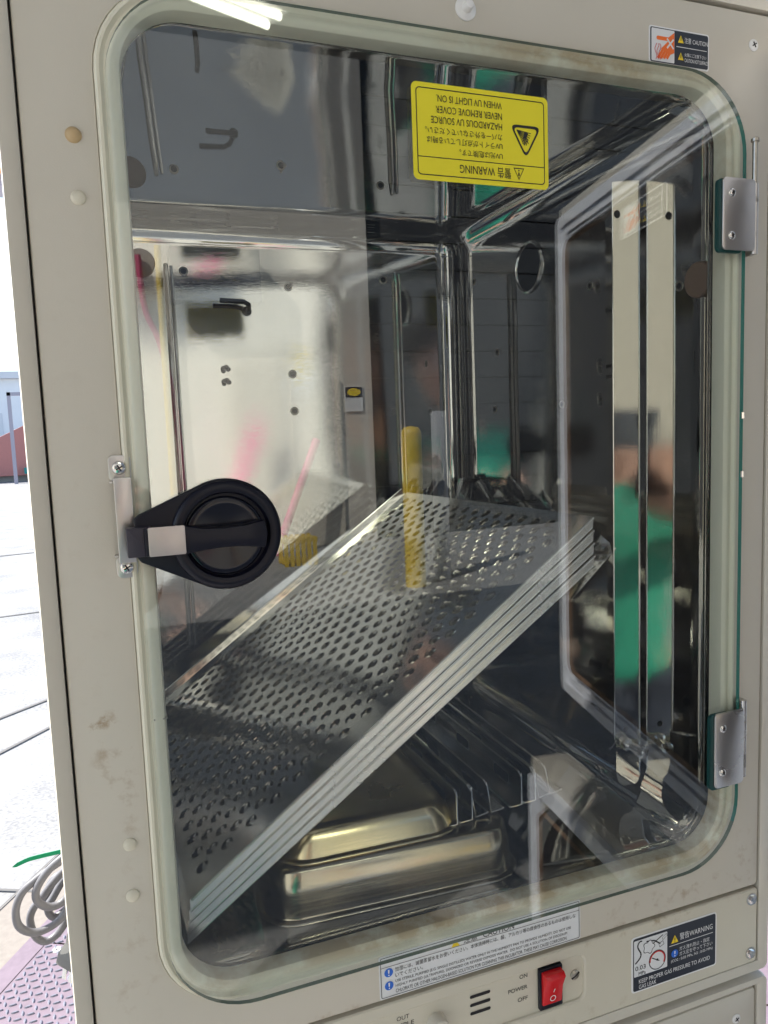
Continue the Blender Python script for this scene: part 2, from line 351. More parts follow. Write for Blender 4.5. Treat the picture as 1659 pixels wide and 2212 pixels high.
# ------------------------------------------------------------------ the incubator
OX0, OX1, OZ0, OZ1 = .0663, .5640, -.0080, .6745          # door opening
GX0, GX1, GZ0, GZ1 = .0555, .5806, -.0262, .6868        # glass pane
inc = empty('incubator', (.31, .35, -.148), 'beige laboratory incubator with its clear inner glass door shut, standing on the other unit', 'incubator')
IO = inc.location.copy()
def part(mb, name, m, par=None, **k):
    o = mb.build(name, m, None, **k); o.parent = par or inc
    if par is None: o.matrix_parent_inverse = Matrix.Translation(-IO)
    return o
# casing: sheet-metal skin with an open front
rg = [rr3(.001, .619, -.147, .7495, .003, y) for y in (.004,)]
g = MB(); g.ring([rr3(.0022, .6178, -.1468, .7488, .002, .012), rr3(.0022, .6178, -.1468, .7488, .002, -.0005), rr3(-.0005, .6205, -.1495, .7515, .004, -.002), rr3(-.0085, .6285, -.1555, .7565, .006, -.002), rr3(-.0095, .6295, -.1565, .7575, .006, .002), rr3(-.0095, .6295, -.1565, .7575, .006, .70), rr3(.0, .62, -.147, .748, .006, .71)], closed_last=True)
# (front rim is thin; see trim)
casing = part(g, 'casing', M_case)
# front panel with rolled edge round the opening
def off(o, y, r0=.042): return rr3(OX0-o, OX1+o, OZ0-o, OZ1+o, r0+o, y, 10)
g = MB()
seg = 10
g.ring([rr3(.0035, .6165, -.0655, .7455, .004, .012, seg), rr3(.0035, .6165, -.0655, .7455, .004, .003, seg), rr3(.0042, .6158, -.0648, .7448, .004, .001, seg), rr3(.0060, .6140, -.0630, .7430, .005, 0, seg),
        off(.0176, 0), off(.0172, .0006), off(.0170, .02)])
front = part(g, 'front_panel', M_paint)
g = MB(); g.box((.0045, .0115, -.0655), (.6155, .013, .7450))  # (dark gap behind panel rim)
g = MB(); g.ring([rr3(.0022, .6178, -.1468, .7488, .002, .0115, seg), off(.012, .0118)])
part(g, 'shadow_gap', mat('dark_seam', (.045, .045, .055), .6))
# gasket
g = MB(); g.ring([off(.0170, .012), off(.0170, .0004), off(.0165, -.0016), off(.0152, -.0028), off(.0134, -.0028), off(.0120, -.0014), off(.0110, -.0006), off(.0092, -.0008), off(.0078, -.0022), off(.0060, -.0030), off(.0036, -.0028), off(.0014, -.0012), off(0, .003), off(0, .0118), off(.003, .0135)])
gasket = part(g, 'gasket', M_gask)
g = MB()
for z in (.2005,): g.box((.0575, -.0022, z), (.0668, .012, z+.0009))
part(g, 'joint', M_zinc, gasket).matrix_parent_inverse = Matrix()
gj = bpy.data.objects.get('joint')
# chamber (stainless liner)
CX0, CX1, CZ0, CZ1 = .0443, .5753, -.0190, .6900
def cl_(t, y, r, e=0): return rr3(OX0+(CX0-OX0)*t+e, OX1+(CX1-OX1)*t-e, OZ0+(CZ0-OZ0)*t+e, OZ1+(CZ1-OZ1)*t-e, r, y, 10)
g = MB()
rings = [cl_(.10, .0110, .044), cl_(.05, .0135, .043), cl_(.04, .0165, .043), cl_(.10, .0195, .043), cl_(.28, .0220, .043), cl_(.55, .0250, .042), cl_(.80, .0300, .040), cl_(.93, .0380, .038), cl_(.98, .0500, .036)]
for k in range(1, 12): rings.append(cl_(1, .062+.466*k/11, .034))
for k in range(1, 9): a = R(90*k/8); e = .031*(1-math.cos(a)); rings.append(cl_(1, .528+.031*math.sin(a), max(.034-e, .004), e))
g.ring(rings, closed_last=True)
chamber = part(g, 'chamber', M_steel, smooth=60)
# added dark backing between liner and casing so no light leaks
g = MB(); g.ring([off(.006, .0130), cl_(1, .03, .05, -.008), cl_(1, .57, .05, -.008)], closed_last=True); part(g, 'light_seal', M_dark)

XR, YB = .5753, .559
def wallpart(mb, name, m, **k):
    o = mb.build(name, m, None, **k); o.parent = chamber; o.matrix_parent_inverse = Matrix(); return o
# access port on the right wall
g = MB(); g.lathe((XR, .3415, .599), (-1, 0, 0), [(.0335, -.002), (.0335, .0005), (.0325, .003), (.0305, .0036), (.0290, .0022), (.0285, .0004)], 40); wallpart(g, 'access_port', M_chrome)
g = MB(); g.lathe((XR, .3415, .599), (-1, 0, 0), [(.0288, -.001), (.0288, .0008)], 40); wallpart(g, 'port_dark_disc', M_dark)  # flat black disc painted for the dark inside of the open port
for c, ax, r in (((.106, YB, .632), (0, -1, 0), .0185), ((XR, .040, .526), (-1, 0, 0), .016)):
    g = MB(); g.lathe(c, ax, [(r*1.04, -.001), (r*1.04, .002), (r, .0035), (r*.3, .004), (0, .004)], 30); wallpart(g, 'rubber_stopper', M_stopper)
# shelf support rails on the back wall
for x in (.1416, .476):
    g = MB(); g.tube([(x-.003, YB-.001, .10), (x-.003, YB-.006, .12), (x-.003, YB-.006, .615), (x-.003, YB-.001, .632)], .003, 8); g.tube([(x+.004, YB-.001, .10), (x+.004, YB-.004, .12), (x+.004, YB-.004, .612), (x+.004, YB-.001, .63)], .002, 8)
    wallpart(g, 'support_rail', M_chrome)
# bent hook, stub pins and screws on the back wall
g = MB(); g.tube([(.246, YB, .571), (.247, YB-.012, .573), (.245, YB-.021, .577), (.238, YB-.025, .580), (.205, YB-.027, .581)], .0034, 10); g.lathe((.246, YB, .571), (0, -1, 0), [(.007, 0), (.0065, .003), (.004, .005)], 14)
wallpart(g, 'hook', M_dark)
for z in (.492, .474):
    g = MB(); g.tube([(.2095, YB, z), (.2105, YB-.012, z), (.2125, YB-.019, z-.004)], .0034, 8); wallpart(g, 'wall_pin', M_dark)
def hole(c, ax, r=.0042):
    g = MB(); g.lathe(c, ax, [(r*1.5, -.0005), (r*1.5, .0006), (r*1.05, .0012), (r, .0004)], 18, 0); g.lathe(c, ax, [(r, -.0002), (r, .0005)], 18, 1); wallpart(g, 'wall_hole', [M_zinc, M_dark])
for x, z in ((.3078, .6065), (.3082, .4825), (.3083, .4288), (.1618, .6235), (.4546, .6209)): hole((x, YB, z), (0, -1, 0))
for y, z in ((.5058-.01, .6097), (.2106, .5516), (.0666, .5252), (.43, .50), (.44, .42), (.27, .42)): hole((XR, y, z), (-1, 0, 0), .0032)
g = MB(); g.tube([(.3078, YB, .6065), (.311, YB-.012, .610)], .0022, 8); wallpart(g, 'wall_screw', M_zinc)
# upright steel duct plate by the right wall
g = MB()
poly = [(.5375, .636), (.5375, .052), (.5395, .051), (.5395, .014), (.542, .004), (.548, -.002), (.564, -.003), (.568, -.001), (.5706, .006), (.5706, .640), (.5545, .6385)]
g.prism(poly, .120, .1212)
g.box((.5365, .1195, .052), (.5377, .130, .6355)); g.box((.5700, .1212, .03), (.5706, .1216, .6355))
duct = wallpart(g, 'duct_plate', M_duct, smooth=30)
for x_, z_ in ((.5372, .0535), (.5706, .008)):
    g = MB(); g.tube([(x_, .1196, z_), (x_, .1196, .635)], .0007, 6); g.build('bright_edge_line', M_chrome, duct)  # bright metal line added to imitate the highlight along the plate edge
for c in ((.5535, .120, .0445),):
    g = MB(); g.lathe(c, (.35, -1, -.1), [(.0070, 0), (.0070, .0025), (.0044, .005), (.0044, .019), (.0072, .0197), (.0072, .0226), (.0062, .0236), (0, .0238)], 20); o = g.build('standoff_bolt', M_chrome, duct)
    g = MB(); e = Vector((.35, -1, -.1)).normalized(); q = Vector(c)+e*.0240
    for k in (0, 1):
        d = (Vector((math.cos(R(20+90*k)), .3*math.cos(R(20+90*k)), math.sin(R(20+90*k))))).normalized(); w = d.cross(e)
        g.add([q-d*.0038-w*.0006, q+d*.0038-w*.0006, q+d*.0038+w*.0006, q-d*.0038+w*.0006], [(0, 1, 2, 3)])
    g.build('slot', M_dark, duct, smooth=0)
for x, z, r in ((.5435, .605, .0032), (.5525, .062, .0026)):
    g = MB(); g.lathe((x, .1202, z), (0, -1, 0), [(r*1.25, -.0003), (r*1.25, .0004), (r, .0007), (r, .0003)], 16); g.build('bolt_hole', M_dark, duct)
g = MB(); g.tube([(.539, .119, .052), (.530, .112, .051), (.521, .106, .050), (.519, .104, .053)], .0008, 6); g.build('wire_clip', M_chrome, duct)

# inner glass door
g = MB(); g.prism(rrect(GX0, GX1, GZ0, GZ1, .064, 12), -.0088, -.0048, 0, 1)
for i_, f_ in enumerate(g.f):
    if g.mi[i_] == 1 and g.v[f_[0]][0] < GX1-.006: g.mi[i_] = 2
n = len(rrect(GX0, GX1, GZ0, GZ1, .064, 12))
glass = part(g, 'glass_door', [M_glass, M_gedge, M_gedge2], smooth=30)
def gp(mb, name, m, **k):
    o = mb.build(name, m, None, **k); o.parent = glass; o.matrix_parent_inverse = Matrix(); return o
# door latch: tear-drop plate, turning knob with bar, silver plate
CX, CZ, RD = .1135, .3297, .0385
pl = []
for k in range(0, 41): a = R(-112+224*k/40); pl.append((CX+RD*math.cos(a), CZ+RD*math.sin(a)))
pl += [(.0565, .3470), (.0532, .3445), (.0532, .3195), (.0565, .3150)]
g = MB(); g.prism(pl, -.0165, -.0102); latch = gp(g, 'latch_plate', M_black, bevel=.0012)
g = MB(); g.lathe((CX, -.0160, CZ), (0, -1, 0), [(.0372, 0), (.0374, .0030), (.0362, .0052), (.0325, .0060), (.0298, .0050), (.0286, .0016), (.0282, -.001)], 64); gp(g, 'latch_ring', M_black, smooth=50)
g = MB(); g.lathe((CX-.001, -.0162, CZ-.0005), (0, -1, 0), [(.0272, 0), (.0270, .0020), (.0255, .0030), (.022, .0026), (.010, .0012), (0, .0008)], 64); gp(g, 'latch_dial', M_navy, smooth=60)
bar = [(-.0550, -.0092), (-.0300, -.0098), (-.018, -.0082), (-.004, -.0072), (.010, -.0076), (.0245, -.0098), (.0262, 0), (.0245, .0092), (.010, .0066), (-.004, .0060), (-.018, .0068), (-.0300, .0096), (-.0550, .0094)]
g = MB(); g.prism([(CX+a, CZ+b) for a, b in bar], -.0290, -.0170); gp(g, 'latch_bar', M_black, bevel=.0014)
g = MB(); g.prism(rrect(.0610, .0845, CZ-.0092, CZ+.0100, .001, 3), -.0300, -.0288); gp(g, 'latch_badge', M_silver, bevel=.0003)
g = MB(); g.prism(rrect(.0478, .0640, CZ-.0093, CZ+.0098, .0008, 3), -.0270, -.0150); gp(g, 'latch_bolt', M_purple, bevel=.0008)

# strike plate on the frame
g = MB()
def tab(z0, z1, x0, x1, rl): return rrect(x0, x1, z0, z1, .003, 5)
g.prism(rrect(.0400, .0545, .3695, .3870, .0035, 6), -.0022, -.0002)
g.prism(rrect(.0405, .0545, .3035, .3190, .0045, 6), -.0022, -.0002)
g.prism(rrect(.0425, .0538, .3150, .3720, .0006, 2), -.0100, -.0082)
for z0, z1 in ((.3700, .3722), (.3148, .3170)): g.box((.0425, -.0090, z0), (.0538, -.0012, z1))
g.box((.0400, -.0045, .3685), (.0538, -.0002, .3698)); g.box((.0400, -.0045, .3185), (.0440, -.0002, .3198))
strike = part(g, 'strike_plate', M_galv, bevel=.0004)
def sp(par):
    return lambda c, r, **k: None
def add_screw(c, r, par, **k):
    o = screw_head(c, r, **k); o.parent = par; o.matrix_parent_inverse = Matrix(); return o
for c in ((.0468, -.0022, .3785), (.0472, -.0022, .3108)): add_screw(c, .0047, strike, dome=.6)

# hinges
def hinge(x0, x1, z0, z1, zb0, zb1, pin=None):
    g = MB(); g.prism(rrect(x0, x1, z0, z1, .004, 5), -.0142, -.0122)
    h = part(g, 'hinge', M_galv, bevel=.0004)
    g = MB(); g.prism(rrect(x0-.0042, x1-.012, z0-.002, z1-.001, .005, 5), -.0120, -.0089); o = g.build('hinge_pad', mat('dark_teal_pad', (.008, .05, .048), .3), h); 
    for k, (a, b) in enumerate(((zb0, zb0+.30*(zb1-zb0)), (zb0+.32*(zb1-zb0), zb0+.71*(zb1-zb0)), (zb0+.73*(zb1-zb0), zb1))):
        if k == 1: a, b = z0+.014, z1-.014
        g = MB(); g.tube([(x1+.0018, -.0110, a), (x1+.0018, -.0110, b)], .0032, 16); g.build('barrel', M_galv, h)
    g = MB(); g.box((x1+.002, -.0090, zb0), (x1+.0050, -.0005, zb1)); g.build('leaf', M_galv, h)
    for z in (z0+.2*(z1-z0), z0+.79*(z1-z0)): add_screw((x0+.27*(x1-x0), -.0142, z), .0036, h, dome=.4)
    if pin:
        g = MB(); g.tube([(x1+.0018, -.0110, zb1-.004), (x1+.0018, -.0110, pin)], .0023, 12); g.lathe((x1+.0018, -.0110, pin-.001), (0, 0, 1), [(.0036, 0), (.0036, .0025), (.0028, .0032)], 16); g.build('pin', M_zinc, h)
    return h
hinge(.5500, .5862, .5405, .6010, .5385, .5985, .6345)
hinge(.5470, .5815, .0540, .1260, .0590, .1330)

# plugs, caps and screws on the frame
for x, z, m_ in ((.0345, .5529, M_cap), (.0355, .1132, M_cap), (.0348, .0751, M_cap)):
    g = MB(); g.lathe((x, 0.0003, z), (0, -1, 0), [(.0048, 0), (.0046, .0012), (.0036, .0022), (.0015, .0027), (0, .0028)], 24); part(g, 'plug_cap', m_)
g = MB(); g.lathe((.0343, 0.0003, .5913), (-.1, -1, -.2), [(.0052, 0), (.0048, .0014), (.0036, .0028), (.0015, .0034), (0, .0035)], 24); o = part(g, 'plug_cap', mat('tan_cap', (.50, .36, .19), .4)); o['label'] = 'tan cap lifting out of its hole'
g = MB(); g.lathe((.3156, .0003, .7075), (0, -1, 0), [(.0085, 0), (.0085, .0012), (.0070, .0022), (.0042, .003), (.0036, .007), (.0030, .0085), (0, .009)], 30); part(g, 'sensor_plug', M_white)
add_screw((.5954, 0, .7185), .0050, front, dome=.3, m=M_white)
for z in (.398, .345):
    g = MB(); g.tube([(GX1+.0002, -.0085, z-.0028), (GX1+.0002, -.0085, z+.0028)], .0014, 8); part(g, 'glass_clip', M_chrome)

# control panel
g = MB()
rx0, rx1, rz0, rz1 = .18, .4130, -.1235, -.0805
outer = rr3(.0035, .6165, -.1470, -.0690, .003, .0105, 6); o1 = rr3(.0035, .6165, -.1470, -.0690, .003, .0012, 6); o2 = rr3(.0045, .6155, -.1460, -.0700, .003, 0, 6)
g.ring([outer, o1, o2, rr3(rx0-.0015, rx1+.0015, rz0-.0015, rz1+.0015, .0085, 0, 6), rr3(rx0, rx1, rz0, rz1, .0075, .0012, 6), rr3(rx0+.0004, rx1-.0004, rz0+.0004, rz1-.0004, .007, .0028, 6)], closed_last=True)
panel = part(g, 'control_panel', M_panel)
def pp(mb, name, m, par=panel, **k):
    o = mb.build(name, m, None, **k); o.parent = par; o.matrix_parent_inverse = Matrix(); return o
for x, z in ((.6085, -.0790), (.6080, -.1360)):
    g = MB(); g.lathe((x, 0, z), (0, -1, 0), [(.0062, 0), (.0062, .0008), (.0046, .0010)], 24); g.lathe((x, -.0008, z), (0, -1, 0), [(.0042, 0), (.0042, .0018), (.0036, .0026), (.0012, .0022), (0, .0020)], 6); pp(g, 'flange_bolt', M_chrome, smooth=20)
PY = .0028
for k in range(3):
    z = -.0888-k*.0077; pp(flat([rrect(.2984, .3182, z-.0015, z+.0015, .00149, 5)], PY-.0003), 'vent_slot', M_dark, smooth=0)
pp(text_geo([('ON', .3472, -.0868, .0078, .0038), ('POWER', .3357, -.0975, .0192, .0038), ('OFF', .3450, -.1080, .0100, .0038)], PY-.0003), 'lettering', M_ink, smooth=0)
pp(text_geo([('OUT', .2312, -.0890, .0112, .0038), ('SAMPLE', .2240, -.0955, .0225, .0038)], PY-.0003), 'lettering', M_ink, smooth=0)
g = MB(); g.lathe((.2665, PY, -.1005), (0, -1, 0), [(.0085, 0), (.0085, .009), (.0078, .0105), (.005, .011), (0, .011)], 28); pp(g, 'sample_knob', M_case)
add_screw((.4040, PY, -.0995), .0048, panel, dome=.35, slot='flat', m=M_zinc)
g = MB(); g.prism(rrect(.3652, .3888, -.1205, -.0815, .0008, 2), -.0012, PY-.0002); sw = part(g, 'power_switch', M_black, bevel=.0005)
g = MB(); zt, ze, zbm = -.0838, -.0985, -.1150
prof = [(-.0012, zt), (-.0085, zt-.0005), (-.0032, ze+.001), (-.0030, zbm), (-.0012, zbm)]
prof = [(-.0005, zt), (-.0075, zt), (-.0100, zt-.0030), (-.0052, ze), (-.0030, zbm), (-.0005, zbm)]
xs = (.3672, .3868); vs = [(x, y, z) for x in xs for y, z in prof]; k = len(prof)
g.add(vs, [tuple(range(k)), tuple(range(2*k-1, k-1, -1))]+[(i, i+k, (i+1) % k+k, (i+1) % k) for i in range(k)])
o = g.build('rocker', M_rock, None, bevel=.0006, smooth=40); o.parent = sw; o.matrix_parent_inverse = Matrix()
def on_rocker(polys, name):
    mb = MB()
    for poly in polys: mb.add([(x, -.0052+(z-ze)/(zbm-ze)*.0022-.0003, z) for x, z in poly], [tuple(range(len(poly)))])
    q = mb.build(name, M_labw, None, smooth=0); q.parent = sw; q.matrix_parent_inverse = Matrix()
on_rocker(frame_polys(circ(.3768, -.1090, .0030), circ(.3768, -.1090, .0023))+stroke([(.3770, -.1028), (.3782, -.0996)], .0008), 'switch_mark')

# ---- stickers
def sticker(name, x0, x1, z0, z1, r, y, m, par=None):
    g = MB(); g.prism(rrect(x0, x1, z0, z1, r, 5), y-.0003, y); return part(g, name, m) if par is None else pp(g, name, m, par)
def art(mb, name, m, par): return pp(mb, name, m, par, smooth=0)
def tri(cx, z0, w, h): return [(cx-w/2, z0), (cx+w/2, z0), (cx, z0+h)]
def rtri(cx, z0, w, h, r):
    c = tri(cx, z0, w, h); out = []
    for i in range(3):
        p, a, b = Vector(c[i]), Vector(c[i-1]), Vector(c[(i+1) % 3]); da, db = (a-p).normalized(), (b-p).normalized()
        for t in range(6):
            s = t/5; out.append(tuple(p+da*r*(1-s)**2+db*r*s**2))
    return out
# yellow UV warning label, stuck upside down on the glass
yx0, yx1, yz0, yz1 = .2655, .3800, .5790, .6475; cxy = ((yx0+yx1)/2, (yz0+yz1)/2); YG = -.0089
yl = sticker('warning_sticker', yx0, yx1, yz0, yz1, .0042, YG, M_yel); yl['label'] = 'yellow UV warning sticker, upside down'
y1, y2 = YG-.0005, YG-.0007
ins = rrect(yx0+.0033, yx1-.0033, yz0+.0035, yz1-.0035, .003, 5); ins2 = rrect(yx0+.0040, yx1-.0040, yz0+.0042, yz1-.0042, .0025, 5)
lx = yx0+.0405
polys = frame_polys(ins, ins2)+stroke([(yx0+.0036, yz1-.0165), (yx1-.0036, yz1-.0165)], .0006)
TX = yx0+.020
polys += frame_polys(rtri(TX, yz0+.0222, .0275, .0245, .006), rtri(TX, yz0+.0242, .0222, .0196, .0045))
polys += frame_polys(tri(yx0+.0265, yz1-.0145, .0095, .0088), tri(yx0+.0265, yz1-.0138, .0077, .0070))+[[(yx0+.0260, yz1-.0112), (yx0+.0270, yz1-.0112), (yx0+.0272, yz1-.0086), (yx0+.0258, yz1-.0086)], circ(yx0+.0265, yz1-.0125, .0006, 8)]
# radiating light and hand of the pictogram
hx, hz = TX-.0058+.0105, yz0+.0272
for k in range(7): polys += stroke([(TX+.0078, yz0+.0260), (TX+.0078-.0125*math.cos(R(8+k*8.5)), yz0+.0260+.0125*math.sin(R(8+k*8.5)))], .0005)
polys += [[(TX-.0022, yz0+.0278), (TX+.0012, yz0+.0272), (TX+.0022, yz0+.0310), (TX-.0004, yz0+.0322)]]
for k, L in enumerate((.0045, .0058, .0058, .0048)): polys += stroke([(TX-.0004+k*.0008, yz0+.0310), (TX-.0022+k*.0016, yz0+.0310+L)], .0007)
art(flat(polys, y1, cxy), 'pictogram', M_ink, yl)
tl = [('警告 WARNING', yx0+.0335, yz1-.0136, .0435, .0078), ('UV光は危険です。', lx, yz1-.0240, .0365, .0048), ('UVライトが点灯している時は', lx, yz1-.0312, .0630, .0048), ('カバーを外さないでください。', lx, yz1-.0378, .0640, .0048),
      ('HAZARDOUS UV SOURCE', lx, yz1-.0455, .0590, .0049), ('NEVER REMOVE COVER', lx, yz1-.0530, .0550, .0049), ('WHEN UV LIGHT IS ON.', lx, yz1-.0608, .0545, .0049)]
art(text_geo(tl, y2, cxy), 'lettering', M_ink, yl)
# hot-surface caution label at top right
def hot_sticker(par_fn, x0, z0, y, ysign=1):
    pass
hx0, hx1, hz0, hz1 = .4835, .5462, .6905, .7200
def hot_art(dx=0, dz=0):
    a = dict()
    L0 = hx0+.0013
    a['field'] = [rrect(L0, hx1-.0012, hz0+.0012, hz1-.0012, .0016, 5)]
    a['white'] = [rrect(L0+.0010, L0+.0245, hz0+.0020, hz1-.0020, .0008, 4)]
    hand = [rrect(L0+.0060, L0+.0240, hz1-.0108, hz1-.0078, .0013, 4), [(L0+.0180, hz1-.0080), (L0+.0242, hz1-.0035), (L0+.0242, hz1-.0110), (L0+.0200, hz1-.0110)],
            [(L0+.0105, hz0+.0120), (L0+.0180, hz1-.0108), (L0+.0242, hz1-.0108), (L0+.0242, hz0+.0100), (L0+.0195, hz0+.0080)]]
    for k in range(4): hand += stroke([(L0+.0130+k*.0026, hz0+.0125-k*.0004), (L0+.0075+k*.0030, hz0+.0042+k*.0002)], .0023)
    a['hand'] = hand
    wv = []
    for k in range(3): wv += stroke([(L0+.0052+k*.0020+.0011*math.sin(t*1.25+k), hz0+.0032+t*.0021) for t in range(7)], .0005)
    a['heat'] = wv
    a['cross'] = stroke([(L0+.0165, hz1-.0090), (L0+.0232, hz1-.0165)], .0014)+stroke([(L0+.0165, hz1-.0165), (L0+.0232, hz1-.0090)], .0014)
    a['tri'] = [tri(L0+.0310, hz1-.0105, .0060, .0060), tri(L0+.0310, hz0+.0055, .0060, .0060)]
    a['text'] = [('注意 CAUTION', L0+.0350, hz1-.0102, .0245, .0046), ('火傷にご注意下さい', L0+.0350, hz0+.0088, .0230, .0030), ('CAUTION HOT SURFACE', L0+.0350, hz0+.0044, .0246, .0030)]
    a['line'] = stroke([(L0+.0265, hz1-.0138), (hx1-.0030, hz1-.0138)], .0005)
    a['mark'] = stroke([(L0+.0310, hz1-.0062), (L0+.0310, hz1-.0088)], .0007)+stroke([(L0+.0310, hz0+.0098), (L0+.0310, hz0+.0068)], .0007)
    return a
ha = hot_art()
hs = sticker('caution_sticker', hx0, hx1, hz0, hz1, .0022, -.0001, M_labw); hs['label'] = 'black and white hot surface caution sticker with an orange hand'
def build_hot(par, tf):
    def put(mb, nm, m_):
        mb.v = [tf(v) for v in mb.v]; return art(mb, nm, m_, par)
    put(flat(ha['field'], -.0006), 'dark_field', M_navylab); put(flat(ha['white'], -.0008), 'white_field', M_lab); put(flat(ha['hand'], -.0010), 'hand_symbol', M_oran); put(flat(ha['heat'], -.0012), 'heat_lines', M_red)
    put(flat(ha['cross'], -.0013), 'cross_mark', M_lab); put(flat(ha['tri'], -.0010), 'triangle', M_yink); put(flat(ha['mark'], -.0012), 'mark', M_ink)
    t = text_geo(ha['text'], -.0010); f = flat(ha['line'], -.0010); t.add(f.v, f.f); put(t, 'lettering', M_labw)
build_hot(hs, lambda v: v)
# gas pressure warning label at bottom right
wx0, wx1, wz0, wz1 = .4640, .5645, -.1355, -.0800
ws = sticker('warning_sticker', wx0, wx1, wz0, wz1, .0030, -.0001, M_labw, None); ws['label'] = 'black gas pressure warning sticker with a gauge drawing'
art(flat([rrect(wx0+.0018, wx1-.0014, wz0+.0014, wz1-.0014, .0022, 5)], -.0006), 'dark_field', M_navylab, ws)
px0, px1, pz0, pz1 = wx0+.0026, wx0+.0408, wz0+.0160, wz1-.0035
art(flat([rrect(px0, px1, pz0, pz1, .0010, 4)], -.0008), 'white_field', M_lab, ws)
gx, gz = px0+.0265, pz0+.0108
pk = frame_polys(circ(gx, gz, .0098), circ(gx, gz, .0090))
pk += stroke([(gx-.0064, gz+.0034), (gx+.0024, gz-.0016)], .0009)+[circ(gx, gz, .0012, 10)]
pk += stroke([(px0+.0012+.009*t/10+.004*math.sin(t*.6), pz0+.0135+.021*min(1, t/9)) for t in range(0, 11)], .0014)+stroke([(px0+.0140, pz1-.0035), (px0+.0230, pz1-.0048), (px0+.0300, pz1-.0100)], .0013)
cl = [(px0+.0165+.0062*math.cos(a)*(1+.16*math.cos(5*a)), pz0+.0265+.0062*math.sin(a)*(1+.16*math.cos(5*a))) for a in [2*math.pi*k/40 for k in range(40)]]
cl2 = [(px0+.0165+.0056*math.cos(a)*(1+.16*math.cos(5*a)), pz0+.0265+.0056*math.sin(a)*(1+.16*math.cos(5*a))) for a in [2*math.pi*k/40 for k in range(40)]]
pk += stroke([(px0+.0215, pz0+.0285), (px0+.0330, pz1-.0018)], .0009)
pk += frame_polys([(px0+.0278, pz1-.0095), (px0+.0330, pz1-.0075), (px0+.0345, pz1-.0115), (px0+.0293, pz1-.0135)], [(px0+.0283, pz1-.0098), (px0+.0328, pz1-.0081), (px0+.0340, pz1-.0112), (px0+.0295, pz1-.0129)])
pk += frame_polys([(px0+.0318, pz1-.0048), (px0+.0370, pz1-.0012), (px0+.0380, pz1-.0038), (px0+.0330, pz1-.0072)], [(px0+.0322, pz1-.0048), (px0+.0369, pz1-.0017), (px0+.0376, pz1-.0037), (px0+.0331, pz1-.0067)])
art(flat(pk, -.0010), 'pictogram', M_ink, ws); art(flat([cl2], -.0012), 'cloud', M_lab, ws); art(flat(frame_polys(cl, cl2), -.0013), 'cloud_outline', M_ink, ws)
arc = [(gx+.0090*math.cos(R(a)), gz+.0090*math.sin(R(a))) for a in range(-30, 192, 6)]; arc2 = [(gx+.0078*math.cos(R(a)), gz+.0078*math.sin(R(a))) for a in range(-30, 192, 6)]
art(flat([[arc[i], arc[i+1], arc2[i+1], arc2[i]] for i in range(len(arc)-1)], -.0011), 'red_scale', M_red, ws)
art(text_geo([('0.03', px0+.0012, gz-.0045, .0118, .0044), ('MPa', px0+.0050, gz-.0100, .0080, .0036)], -.0011), 'dark_lettering', M_ink, ws)
wt = [('警告WARNING', wx0+.0555, wz1-.0165, .0395, .0070), ('ガス洩れ防止・指定', wx0+.0550, wz1-.0275, .0365, .0042), ('ガス圧を守って下さい', wx0+.0550, wz1-.0327, .0400, .0042), ('(CO2 : 0.03 MPa, N2 : 0.05 MPa)', wx0+.0452, wz1-.0378, .0500, .0035), ('KEEP PROPER GAS PRESSURE TO AVOID', wx0+.0080, wz0+.0085, .0840, .0042), ('GAS LEAK', wx0+.0080, wz0+.0030, .0200, .0042)]
t = text_geo(wt, -.0010); f = flat(stroke([(wx0+.0430, wz1-.0198), (wx1-.0050, wz1-.0198)], .0006), -.0010); t.add(f.v, f.f); art(t, 'lettering', M_labw, ws)
art(flat([tri(wx0+.0495, wz1-.0175, .0085, .0078)], -.0010), 'triangle', M_yink, ws); art(flat(stroke([(wx0+.0495, wz1-.0120), (wx0+.0495, wz1-.0152)], .0009)+[circ(wx0+.0495, wz1-.0164, .0005, 8)], -.0012), 'mark', M_ink, ws)
art(flat([circ(wx0+.0495, wz1-.0285, .0040)], -.0010), 'blue_disc', M_blue, ws); art(flat([[(wx0+.0490, wz1-.0290), (wx0+.0500, wz1-.0290), (wx0+.0502, wz1-.0258), (wx0+.0488, wz1-.0258)], circ(wx0+.0495, wz1-.0307, .0007, 8)], -.0012), 'white_mark', M_labw, ws)
# long white caution label under the glass
cx0, cx1, cz0, cz1 = .2165, .4085, -.0635, -.0262
cs = sticker('caution_label', cx0, cx1, cz0, cz1, .0018, -.0001, M_lab); cs['label'] = 'long white water and cleaning caution label partly under the glass edge'
k1 = frame_polys(rrect(cx0+.0012, cx1-.0012, cz0+.0012, cz1-.0012, .0012, 4), rrect(cx0+.0017, cx1-.0017, cz0+.0017, cz1-.0017, .0010, 4))+stroke([(cx0+.0014, cz1-.0098), (cx1-.0014, cz1-.0098)], .0004)
ct = text_geo([('注意', .2925, cz1-.0092, .0130, .0056), ('CAUTION', .3110, cz1-.0090, .0300, .0052), ('加湿には、滅菌蒸留水をお使いください。本体清掃時には、酸、アルカリ等の腐食性のあるものは使用しな', .2303, -.0420, .1730, .0040), ('いでください。', .2303, -.0470, .0245, .0038),
               ('USE STERILE, PURIFIED (E.G. SINGLE DISTILLED) WATER ONLY IN THE HUMIDITY PAN TO PROVIDE HUMIDITY. DO NOT USE', .2303, -.0520, .1680, .0031), ('HIGHLY PURIFIED (ULTRAPURE), DEIONIZED OR REVERSE OSMOSIS WATER.  DO NOT USE A SOLUTION OF DISODIUM', .2303, -.0562, .1640, .0031), ('CHLORATE OR OTHER HALOGEN-BASED SOLUTION FOR CLEANING THIS INCUBATOR. THESE MAY CAUSE CORROSION.', .2303, -.0604, .1640, .0031)], -.0007)
